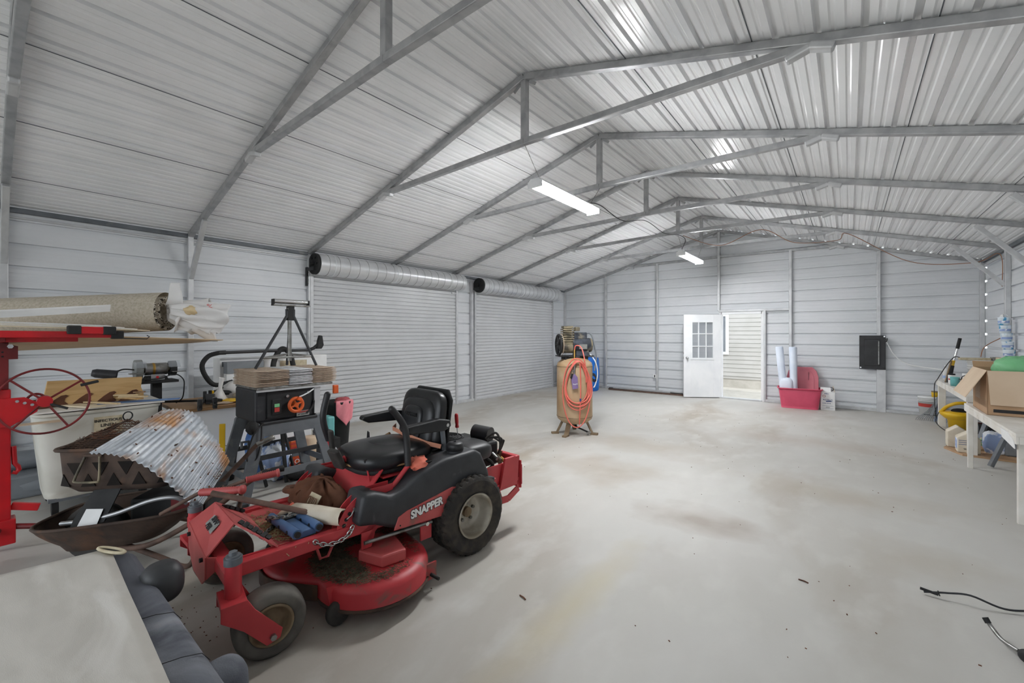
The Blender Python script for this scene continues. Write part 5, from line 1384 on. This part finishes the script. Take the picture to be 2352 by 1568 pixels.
bars = [('longest rusty steel bar on the floor along the gable wall', -5.1, -2.9, 10.62, .018, 'rust'), ('grey flat bar lying on top of the wall-side bars', -5.0, -3.5, 10.70, .05, 'galvpost'), ('thin dark steel bar nearest the gable wall', -5.15, -3.2, 10.76, .02, 'blackmat'), ('brown angle bar in front of the other floor bars', -5.05, -3.0, 10.55, .016, 'rustpipe')]
for lb, x0, x1, y, z, mt in bars:
    tag(MB().beam((x0, y, z), (x1, y + .05, z - (.012 if z > .03 else 0)), .045, .03).build('steel_bar', mt), lb, 'bar', 'steel bars along the gable wall')
t = thing('wall_socket', 'small white socket plate on the gable wall low beside a stud', 'socket', (-3.90, 10.79, .42)); MB().bx(-.035, .035, -.01, .01, -.05, .05).build('plate', 'white', t, .004); MB().bx(-.012, .012, -.013, -.009, -.03, .03).build('slots', 'ink', t)
# red tote with foam rolls
tt = thing('storage_tote', 'bright red plastic storage tote by the gable wall', 'tote', (-.79, 10.43, 0), .12)
g = MB()
def tote(u, v):
    a = u * 2 * PI; ca, sa = math.cos(a), math.sin(a); k = .86 + .14 * v
    return (.36 * k * math.copysign(abs(ca) ** .28, ca), .22 * k * math.copysign(abs(sa) ** .28, sa), .40 * v)
g.grid(tote, 56, 8, True, wu=True); g.f.append([i * 9 for i in range(56)]); g.sm.append(False); to = g.build('tub', 'magenta', tt, solid=.006)
MB().tube([(.375 * math.copysign(abs(math.cos(a)) ** .28, math.cos(a)), .235 * math.copysign(abs(math.sin(a)) ** .28, math.sin(a)), .40) for a in [k * 2 * PI / 56 for k in range(56)]], .012, 6, closed=True).build('rim', 'magenta', to)
t = thing('tote_lid', 'dusty red tote lid standing upright inside the tote', 'lid', (-.74, 10.52, .12), .1)
lp = [(-.27, 0), (.27, 0), (.27, .50), (.24, .62), (.17, .70), (-.17, .70), (-.24, .62), (-.27, .50)]
MB().prism(lp, lambda u, w, k: (u, k + .16 * w, w), -.012, .012).build('lid', 'magentalid', t, .006)
MB().prism([(u * .72, w * .8 + .07) for u, w in lp], lambda u, w, k: (u, k + .16 * w, w), -.02, -.012).build('raised_panel', 'magentalid', t, .006)
MB().bx(.10, .105, .05, .06, .3, .6).build('groove', 'ink', t)
for x0, x1, z0, z1, lb in ((-1.14, -1.03, .07, 1.24, 'left pale foam roll leaning in the red tote'), (-.90, -.87, .07, 1.24, 'right pale foam roll leaning in the red tote')):
    t = thing('foam_roll', lb, 'roll', (x1, 10.36, z0), 0, 'foam rolls in the tote')
    dx = x0 - x1; L = math.hypot(dx, z1 - z0)
    MB().lathe([(.025, .04), (.028, 0), (.066, 0), (.068, .05), (.066, L * .5), (.07, L - .02), (.062, L), (.03, L), (.028, L - .05)], (0, 0, 0), (dx, .06, z1 - z0), 24, True, lambda r, j, i: r * (1 + .03 * math.sin(i * 1.9 + j))).build('roll', 'paleblue', t)
t = thing('plastic_wrap', 'pale crumpled plastic sack in front of the foam rolls', 'sack', (-1.0, 10.34, .10))
MB().ell((0, 0, .26), (.12, .08, .24), 20, 14, None, .06, .6).build('sack', 'paleblue', t)
t = thing('oil_carton', 'small white carton with blue lettering beside the red tote', 'carton', (-.33, 10.50, 0), .10)
c = MB().bx(-.115, .115, -.10, .10, 0, .36).build('carton', 'white', t, .003)
MB().add([(-.115, -.1, .36), (.05, -.1, .36), (.05, -.03, .44), (-.115, -.03, .44)], [(0, 1, 2, 3)]).build('open_flap', 'white', t, solid=.004)
MB().add([(.115, -.1, .36), (.115, .1, .36), (.09, .1, .47), (.09, -.1, .47)], [(0, 1, 2, 3)]).build('open_flap', 'paperbag', t, solid=.004)
MB().torus((.06, -.02, .41), .035, .006, (0, 1, 0), 20, 6).build('carry_handle', 'blackmat', t)
for tx, sz, mt, z in (('SHELL', .026, 'inkblue', .325), ('ROTELLA', .036, 'inkblue', .205), ('T4 SAE 15W-40', .020, 'inkblue', .135)): text(tx, sz, mt, c, (-.0 if sz > .03 else -.02, -.1015, z), (1, 0, 0), (0, 0, 1), bold=.0006)
MB().torus((-.06, -.101, .275), .022, .003, (0, 1, 0), 20, 5).build('logo_ring', 'inkred', c)
MB().prism([(-.03, .165), (.08, .172), (.04, .19), (-.03, .185)], lambda u, w, k: (u, k, w), -.1025, -.1005).build('stripe', 'inkblue', c)
for k in range(2): MB().bx(-.085, .09, -.1022, -.1005, .035 + k * .05, .038 + k * .05).build('print_line', 'inkblue', c)
text('||||||||||', .03, 'ink', c, (0, -.1015, .06), (1, 0, 0), (0, 0, 1), sx=.8)
# breaker box and its raceway
t = thing('breaker_box', 'black metal breaker box mounted on the gable wall', 'electrical panel', (.36, 10.80, .82))
b = MB(); b.bx(-.195, .195, -.05, -.038, 0, .655); bo = b.build('front_cover', 'black', t, .006)
MB().bx(-.16, .16, -.04, .05, .03, .62).build('back_box', 'blackmat', t)
d = MB().bx(-.12, .11, -.072, -.05, .07, .58).build('panel_door', 'black', t, .006)
MB().bx(.085, .10, -.076, -.072, .10, .55).build('door_edge', 'steel', d)
for x, z in ((-.175, .03), (.175, .635), (-.175, .635), (.175, .03)): MB().cyl((x, -.05, z), (x, -.056, z), .013, n=14).build('screw', 'chrome' if x * (z - .3) > 0 else 'blackmat', bo)
MB().tube([(.19, -.04, .58), (.22, -.05, .60), (.215, -.05, .57), (.20, -.045, .53)], .008, 6).build('wire_clamp', 'blackmat', t)
tag(MB().bx(.425, .56, 10.78, 10.85, .0, .82).build('raceway', 'galvpost', bevel=.004), 'grey steel raceway below the black breaker box', 'raceway')
cord('extension_cord', [(.56, 10.76, 1.37), (.68, 10.75, 1.10), (.85, 10.72, .95), (1.05, 10.5, .91), (1.22, 9.95, .90), (1.26, 9.75, .80), (1.30, 9.70, .772)], .008, 'cordwhite', 'white cord from the breaker box to the far table')

# ================================================================== RIGHT SIDE TABLES
def table(name, label, x0, x1, y0, y1, h, legs, mt='whitetable'):
    t = thing(name, label, 'table', ((x0 + x1) / 2, (y0 + y1) / 2, 0)); w = (x1 - x0) / 2; d = (y1 - y0) / 2
    MB().bx(-w, w, -d, d, h - .025, h).build('tabletop', mt, t, .004)
    MB().bx(-w, -w + .02, -d, d, h - .085, h - .025).build('apron', mt, t, .003); MB().bx(w - .02, w, -d, d, h - .085, h - .025).build('apron', mt, t, .003)
    MB().bx(-w + .02, w - .02, -d, -d + .02, h - .085, h - .025).build('apron', mt, t, .003); MB().bx(-w + .02, w - .02, d - .02, d, h - .085, h - .025).build('apron', mt, t, .003)
    for sx in (-1, 1):
        for sy in (-1, 1):
            MB().bx(sx * (w - .02) - legs / 2 * sx - legs / 2, sx * (w - .02) - legs / 2 * sx + legs / 2, sy * (d - .03) - legs / 2 * sy - legs / 2, sy * (d - .03) - legs / 2 * sy + legs / 2, 0, h - .025).build('leg', mt, t, .003)
    return t
ft = table('work_table', 'white wooden work table far along the right wall, small tubs on it', 1.13, 1.80, 7.55, 9.85, .755, .085)
nt = table('work_table', 'white table nearest the viewer, open cardboard box on it', 1.03, 1.80, 5.08, 6.98, .72, .042)
MB().prism([(-.92, .66), (-.95, .60), (-.6, .63), (-.55, .70), (-.75, .70)], lambda u, w, k: (k, u, w), -.392, -.386).build('peeling_edge', 'white', nt)
for x0, y0, x1, y1, lb in ((1.25, 7.08, 1.46, 7.16, 'near grey angled steel bar leaning under the nearest table'), (1.43, 8.70, 1.62, 8.9, 'far grey angled steel bar leaning under the tables')):
    tag(MB().beam((x0, y0, .015), (x1, y1, .60), .05, .035).build('steel_bar', 'sawgrey', bevel=.003), lb, 'bar', 'grey bars under the tables')
# open cardboard box on the near table
t = thing('cardboard_box', 'large open cardboard box on the nearest table, one flap folded out', 'box', (1.40, 6.42, .72), -.02)
g = MB(); w, d, h = .34, .34, .43
for a in ((-w, w, -d, -d + .006), (-w, w, d - .006, d), (-w, -w + .006, -d, d), (w - .006, w, -d, d)): g.bx(*a, 0, h)
g.bx(-w, w, -d, d, 0, .006); bo = g.build('walls', 'cardboard', t)
MB().add([(-w, -d + .02, h), (-w, d, h), (-w - .15, d, h - .27), (-w - .15, -d - .02, h - .27)], [(0, 1, 2, 3)]).build('flap', 'cardpale', t, solid=.005)
MB().add([(-w, -d - .004, h), (w, -d - .004, h), (w, -d - .012, h - .33), (-w + .02, -d - .012, h - .33)], [(0, 1, 2, 3)]).build('flap', 'cardpale', t, solid=.005)
MB().add([(-w, d, h), (w, d, h), (w, d + .05, h + .05), (-w, d + .05, h + .06)], [(0, 1, 2, 3)]).build('flap', 'cardboard', t, solid=.005)
MB().bx(-w + .04, w, -d - .002, -d, .03, .06).build('torn_edge', 'ink', bo)
MB().bx(-w - .002, -w, -.02, .2, .12, .32).build('printed_mark', 'cardbrown', bo)
t = thing('plastic_bag', 'green translucent plastic bag bulging from the cardboard box', 'bag', (1.36, 6.48, 1.08)); 
g = MB(); g.ell((0, 0, .07), (.20, .2, .13), 30, 14, None, .09, .85); g.build('bag', 'green', t)
t = thing('plastic_bag', 'black plastic bag beside the green one in the cardboard box', 'bag', (1.60, 6.48, 1.08)); MB().ell((0, 0, .07), (.13, .18, .10), 26, 12, None, .16, .8).build('bag', 'black', t)
t = thing('moulded_part', 'dark grey moulded item lying on the corner of the nearest table', 'item', (1.35, 5.30, .72)); MB().ell((0, 0, .03), (.09, .05, .03), 20, 10).build('body', 'motor', t); MB().bx(-.02, .06, .06, .10, .0, .05).build('strap', 'redlift', t, .01)
# paint cans stacked by the wall
for k in range(5):
    lbs = ['lowest white and blue paint tub in the tall stack by the wall', 'second white and blue paint tub from the bottom of the stack', 'middle white and blue paint tub of the tall stack', 'second white and blue paint tub from the top of the stack', 'topmost white and blue paint tub in the tall stack']
    if k == 0:
        pc = thing('paint_tub', lbs[0], 'paint tub', (1.775, 9.05, 1.17), 0, 'stacked paint tubs')
        b_ = MB().lathe([(0, 0), (.055, 0), (.058, .095), (.061, .10), (.061, .113), (0, .114)], (0, 0, 0), (0, 0, 1), 28).build('tub', 'paint', pc)
        MB().lathe([(.0565, .03), (.0578, .062)], (0, 0, 0), (0, 0, 1), 28).build('label_band', 'bluebag', b_)
        for q in (.6, 2.0): MB().cyl((0, 0, .113), (.01 * math.cos(q), .01 * math.sin(q), .115), .045, n=20).build('lid', 'white', b_)
    else:
        dup(pc, (1.775 - .012 * k, 9.05 + .004 * k, 1.17 + k * .115), k * 1.3, lbs[k])
t = thing('bucket', 'white bucket carrying the power strip on the far table', 'bucket', (1.52, 9.2, .755))
MB().lathe([(0, 0), (.11, 0), (.13, .33), (.14, .33), (.14, .36), (.125, .36), (0, .35)], (0, 0, 0), (0, 0, 1), 28).build('pail', 'white', t)
g = MB()
for z in (.24, .28): g.torus((0, 0, z), .128, .005, (0, 0, 1), 28, 6)
g.build('ridge', 'white', t)
t = thing('power_strip', 'beige power strip lying on top of the white bucket', 'power strip', (1.48, 9.15, 1.118), .2); MB().bx(-.19, .14, -.04, .04, 0, .035).build('body', 'labelcream', t, .006); MB().bx(.15, .24, -.04, .04, 0, .05).build('plug', 'labelgrey', t, .006)
tag(MB().tube(spline([(1.30, 9.12, 1.155), (1.24, 9.08, 1.16), (1.17, 9.1, 1.05), (1.13, 9.3, .90), (1.12, 9.6, .775), (1.12, 9.89, .66), (1.12, 9.9, .4), (1.14, 9.89, .1)]), .006, 6).build('extension_cord', 'cordblack'), 'black cord running from the power strip down the table end', 'cord')
tag(MB().tube(spline([(1.52, 9.15, 1.17), (1.55, 9.2, 1.28), (1.62, 9.25, 1.36), (1.76, 9.28, 1.46), (1.80, 9.3, 1.50)]), .006, 6).build('extension_cord', 'cordbrown'), 'tan cord rising from the power strip to the wall post', 'cord')
t = thing('support_box', 'pale box standing under the paint tub stack', 'box', (1.745, 9.05, .755)); MB().bx(-.08, .08, -.1, .1, 0, .41).build('box_body', 'cardpale', t, .004)
t = thing('pole_tool', 'pole tool with black grip and yellow band leaning on the far table', 'pole tool', (1.20, 9.25, .76))
MB().cyl((.0, 0, 0), (.045, .02, .26), .028, .022, n=14).build('base_tube', 'blackmat', t); MB().cyl((.045, .02, .26), (.06, .025, .34), .018, n=14).build('yellow_band', 'yellow', t); MB().cyl((.06, .025, .34), (.10, .04, .52), .015, n=14).build('shaft', 'chrome', t); MB().cyl((.10, .04, .52), (.13, .05, .68), .021, n=14).build('grip', 'blackmat', t)
MB().cyl((-.03, .03, 0), (.03, .0, .34), .012, n=10).build('second_shaft', 'rimrust', t)
# small tubs and bottles on the far table
def tubx(name, label, loc, r, h, mt, lid=None, cat='tub', lidm='white'):
    t = thing(name, label, cat, loc); MB().lathe([(0, 0), (r * .9, 0), (r, h * .9), (r, h), (0, h)], (0, 0, 0), (0, 0, 1), 24).build('body', mt, t)
    MB().cyl((0, 0, h), (0, 0, h + .02), r * 1.03, n=24).build('lid', lidm, t); return t
t = thing('water_bottle', 'clear plastic bottle at the front corner of the far table', 'bottle', (1.21, 9.55, .755))
MB().lathe([(0, 0), (.036, 0), (.038, .03), (.035, .06), (.038, .10), (.036, .16), (.03, .19), (.014, .215), (.014, .235), (0, .235)], (0, 0, 0), (0, 0, 1), 20).build('body', 'plastic_film', t); MB().cyl((0, 0, .235), (0, 0, .252), .016, n=14).build('cap', 'white', t); MB().lathe([(.0385, .05), (.0385, .09)], (0, 0, 0), (0, 0, 1), 20).build('label_band', 'bluebag', t)
tubx('plastic_cup', 'teal plastic cup on the far table front edge', (1.20, 8.75, .755), .05, .11, 'teal', lidm='teal')
tubx('jar', 'white jar with black lid behind the teal cup', (1.22, 9.15, .755), .04, .13, 'white', lidm='blackmat')
tubx('jar', 'white-lidded jar behind the cardboard flap on the far table', (1.36, 9.0, .755), .05, .15, 'white')
tubx('jar', 'brown jar next to the white-lidded jar on the far table', (1.40, 8.8, .755), .045, .14, 'rimrust')
tubx('jar', 'pink jar beside the teal cup on the far table', (1.28, 8.55, .755), .045, .08, 'pink', lidm='redcloth')
tubx('jar', 'small white pot with red mark left of the teal cup', (1.19, 8.95, .755), .03, .07, 'white', lidm='inkred')
for k, (x, y, mt, lb) in enumerate([(1.24, 9.35, 'ink', 'small black box behind the clear bottle'), (1.30, 9.5, 'inkred', 'small red box behind the clear bottle'), (1.32, 9.3, 'white', 'small white packet between the jars'), (1.26, 8.85, 'inkblue', 'small blue packet behind the teal cup'), (1.24, 8.40, 'redcloth', 'small dark red packet near the pink jar')]):
    tag(MB().box((x, y, .755 + .03), (.07, .05, .06), (0, 0, .5 * k)).build('packet', mt, bevel=.004), lb, 'packet')
tag(MB().tube(spline([(1.26, 8.7, .80), (1.25, 8.6, .90), (1.30, 8.5, .93), (1.36, 8.55, .86), (1.30, 8.72, .83), (1.22, 8.6, .87)]), .006, 6).build('cable', 'cordblack'), 'black cable looping over the teal cup', 'cable')
# floor below the tables
t = thing('bucket', 'white bucket with a red band by the far table leg', 'bucket', (1.13, 10.62, 0))
b_ = MB().lathe([(0, 0), (.12, 0), (.145, .35), (.15, .35), (.15, .38), (0, .375)], (0, 0, 0), (0, 0, 1), 32).build('pail', 'white', t); MB().lathe([(.1365, .20), (.1415, .26)], (0, 0, 0), (0, 0, 1), 32).build('red_band', 'inkred', b_)
g = MB()
for z in (.31, .335): g.torus((0, 0, z), .145, .005, (0, 0, 1), 32, 6)
g.build('ridge', 'white', b_)
tubx('paint_can', 'small yellow can standing on the white bucket lid', (1.21, 10.62, .378), .05, .085, 'yellow', cat='can', lidm='rimrust')
t = thing('leaf_rake', 'blue and grey fan rake standing on its tines by the table leg', 'rake', (1.12, 10.2, 0))
MB().tube([(.10, .10, .40), (.16, .08, .75)], .013, 8).build('handle', 'sawgrey', t); MB().beam((.10, .10, .42), (.0, .02, .10), .05, .01).build('centre_plate', 'greyplastic', t)
for k in range(16):
    a = -1 + 2 * k / 15; MB().tube([(.10, .10, .40), (.05 + a * .10, .06, .16), (.0 + a * .19, .02, .03), (-.01 + a * .19, -.02, .004)], .0035, 5).build('tine', 'bluetarp' if k > 8 else 'greyplastic', t)
MB().beam((-.09, .05, .10), (.19, .05, .10), .012, .012).build('tine_band', 'blackmat', t)
t = thing('yellow_vacuum', 'yellow plastic vacuum head with a carry handle on the floor', 'vacuum', (1.33, 9.45, 0))
MB().lathe([(0, 0), (.10, 0), (.12, .17), (.15, .19), (.20, .24), (.205, .27), (.18, .29), (.10, .30), (0, .30)], (0, 0, 0), (0, 0, 1), 36).build('body', 'yellow', t)
MB().tube(spline([(-.19, 0, .27), (-.12, -.06, .38), (.0, -.08, .44), (.12, -.06, .42), (.19, 0, .27)]), .024, 10).build('handle', 'yellow', t); MB().ell((.02, 0, .31), (.10, .08, .04), 20, 8).build('motor_cover', 'blackmat', t)
tag(MB().tube(spline([(1.12, 9.45, .27), (1.08, 9.4, .12), (1.16, 9.3, .02), (1.26, 9.25, .012), (1.34, 9.28, .012)]), .006, 6).build('extension_cord', 'cordblack'), 'black cord hanging from the yellow vacuum head', 'cord')
t = thing('mortar_bag', 'paper bag of dry mix in front, printed white and blue', 'bag', (1.17, 7.72, .022))
def pbag(t, sx, sy, h, mt):
    g = MB(); g.prism([(-sx, 0), (sx, 0), (sx, h * .72), (0, h), (-sx, h * .72)], lambda u, w, k: (u, k, w), -sy, sy); return g.build('bag', mt, t, .01)
b_ = pbag(t, .10, .08, .26, 'paperbag'); MB().bx(-.102, -.100, -.06, .06, .04, .17).build('print_panel', 'bluebag', b_)
text('QUIKRETE', .02, 'ink', b_, (.0, -.082, .05), (1, 0, 0), (0, 0, 1), bold=.0008)
for k in range(3): MB().bx(-.09, .06, -.0815, -.0803, .10 + k * .025, .106 + k * .025).build('print_line', 'inkblue', b_)
t = thing('mortar_bag', 'taller paper bag standing behind the printed mix bag', 'bag', (1.12, 8.02, .022)); pbag(t, .10, .08, .28, 'paperbag')
t = thing('board', 'thin brown fibre board lying on the floor under the bags', 'board', (1.40, 7.75, 0)); MB().prism([(-.42, .15), (-.30, -.20), (.40, -.24), (.40, .55), (-.3, .5)], lambda u, w, k: (u, w, k), 0, .02).build('sheet', 'cardboard', t)
t = thing('plastic_bag', 'blue and white plastic bag beside the grey car-print tub', 'bag', (1.42, 7.85, .02)); MB().ell((0, 0, .13), (.10, .08, .14), 22, 12, None, .08, .55).build('body', 'bluebag', t)
t = thing('storage_tub', 'grey storage tub with a white car printed on its band', 'tub', (1.62, 7.86, .02)); b_ = MB().bx(-.13, .13, -.10, .10, 0, .19).build('tub', 'greyplastic', t, .02); MB().bx(-.13, .13, -.10, .10, .19, .27).build('lid_band', 'white', t, .01)
car = MB().prism([(-.10, .205), (.09, .205), (.09, .23), (.05, .238), (.03, .255), (-.06, .255), (-.085, .235), (-.10, .232)], lambda u, w, k: (u, k, w), -.104, -.101).build('printed_car', 'labelgrey', t)
for x in (-.06, .055): MB().cyl((x, -.103, .208), (x, -.1055, .208), .014, n=14).build('car_wheel', 'ink', car)
t = thing('mug', 'dark red mug on the floor behind the table leg', 'mug', (1.58, 9.6, 0)); MB().lathe([(0, 0), (.06, 0), (.065, .13), (.055, .13), (.05, .02), (0, .02)], (0, 0, 0), (0, 0, 1), 24).build('cup', 'reddark', t); MB().torus((.07, -.02, .07), .04, .008, (0, 1, .2), 20, 6).build('handle', 'blackmat', t)
t = thing('handheld_machine', 'dark handheld machine lying on the floor beyond the red mug', 'machine', (1.70, 9.2, 0)); MB().cyl((-.2, .0, .10), (.1, .05, .10), .08, n=20).build('body', 'blackmat', t, .02); MB().cyl((-.22, 0, .1), (-.2, 0, .10), .06, n=16).build('nose', 'greyplastic', t)
random.seed(8)
for k in range(9):
    y = 8.35 + k * .05
    tag(MB().tube(spline([(1.30 + .02 * k, y, .02 + .004 * k), (1.5, y + random.uniform(-.1, .1), .03 + .006 * k), (1.78, y + random.uniform(-.15, .15), .02 + .004 * k)]), .008, 6).build('plant_stake', 'cardpale' if k % 2 else 'green'), 'thin stake in the loose bundle on the floor under the far table', 'stake', 'stakes on the floor')
for k, (x, y, lb) in enumerate(((1.45, 9.75, 'small pale box on the floor behind the yellow vacuum'), (1.70, 8.95, 'white plastic pot on the floor near the wall'))): tag(MB().bx(x - .05, x + .05, y - .05, y + .05, 0, .14).build('carton', 'white', bevel=.006), lb, 'carton')

# things lying on the open floor at the right
t = thing('wire_rod', 'long bent dark wire rod lying on the floor at right', 'rod', (.5, 3.43, 0))
P = [(-.160, -.035, .016), (-.112, -.033, .030), (-.06, -.017, .038), (.03, -.010, .055), (.16, .02, .018), (.30, .10, .02), (.60, .30, .012)]
MB().tube(spline(P, 6), .0055, 8).build('rod', 'sawdark', t); MB().tube([(-.175, -.03, .030), (-.10, -.035, .022)], .008, 8).build('tip', 'blackmat', t); MB().torus((-.098, -.034, .03), .012, .003, (1, 0, .3), 14, 6).build('twist', 'blackmat', t)
t = thing('garden_tool', 'black scoop-headed hand tool lying on the floor at lower right', 'hand tool', (.60, 3.05, 0))
MB().tube(spline([(-.06, .10, .075), (-.045, .085, .05), (-.02, .02, .03), (.02, -.04, .03)], 6), .009, 8).build('handle', 'steel', t); MB().tube([(-.062, .103, .078), (-.052, .092, .058)], .0125, 8).build('grip', 'blackmat', t)
MB().ell((.06, -.085, .032), (.055, .038, .03), 22, 12, (0, 0, -.8), 0, .8).build('head', 'blackmat', t)
for x, y, lb in ((-.24, 3.12, 'tiny dark twig lying on the floor left of the wire rod'), (-1.48, 1.93, 'tiny brown scrap on the floor before the mower')):
    tag(MB().tube([(x, y, .004), (x + .03, y - .005, .006), (x + .05, y - .012, .004)], .004, 5).build('twig', 'brown'), lb, 'twig')
random.seed(21)
g = MB()
for k in range(150):
    x = random.uniform(-3.2, 1.5); y = random.uniform(1.2, 9); a = random.uniform(0, 6.3); l = random.uniform(.0015, .006)
    g.box((x, y, .0015), (l * 2, l, .003), (0, 0, a))
for k in range(120):
    x = random.gauss(-2.75, .28); y = random.gauss(.78, .22); a = random.uniform(0, 6.3); l = random.uniform(.0015, .004)
    g.box((x, y, .0015), (l * 2, l, .003), (0, 0, a))
tag(g.build('floor_crumbs', 'brown'), 'specks of dirt scattered over the concrete floor', 'dirt', kind='stuff')
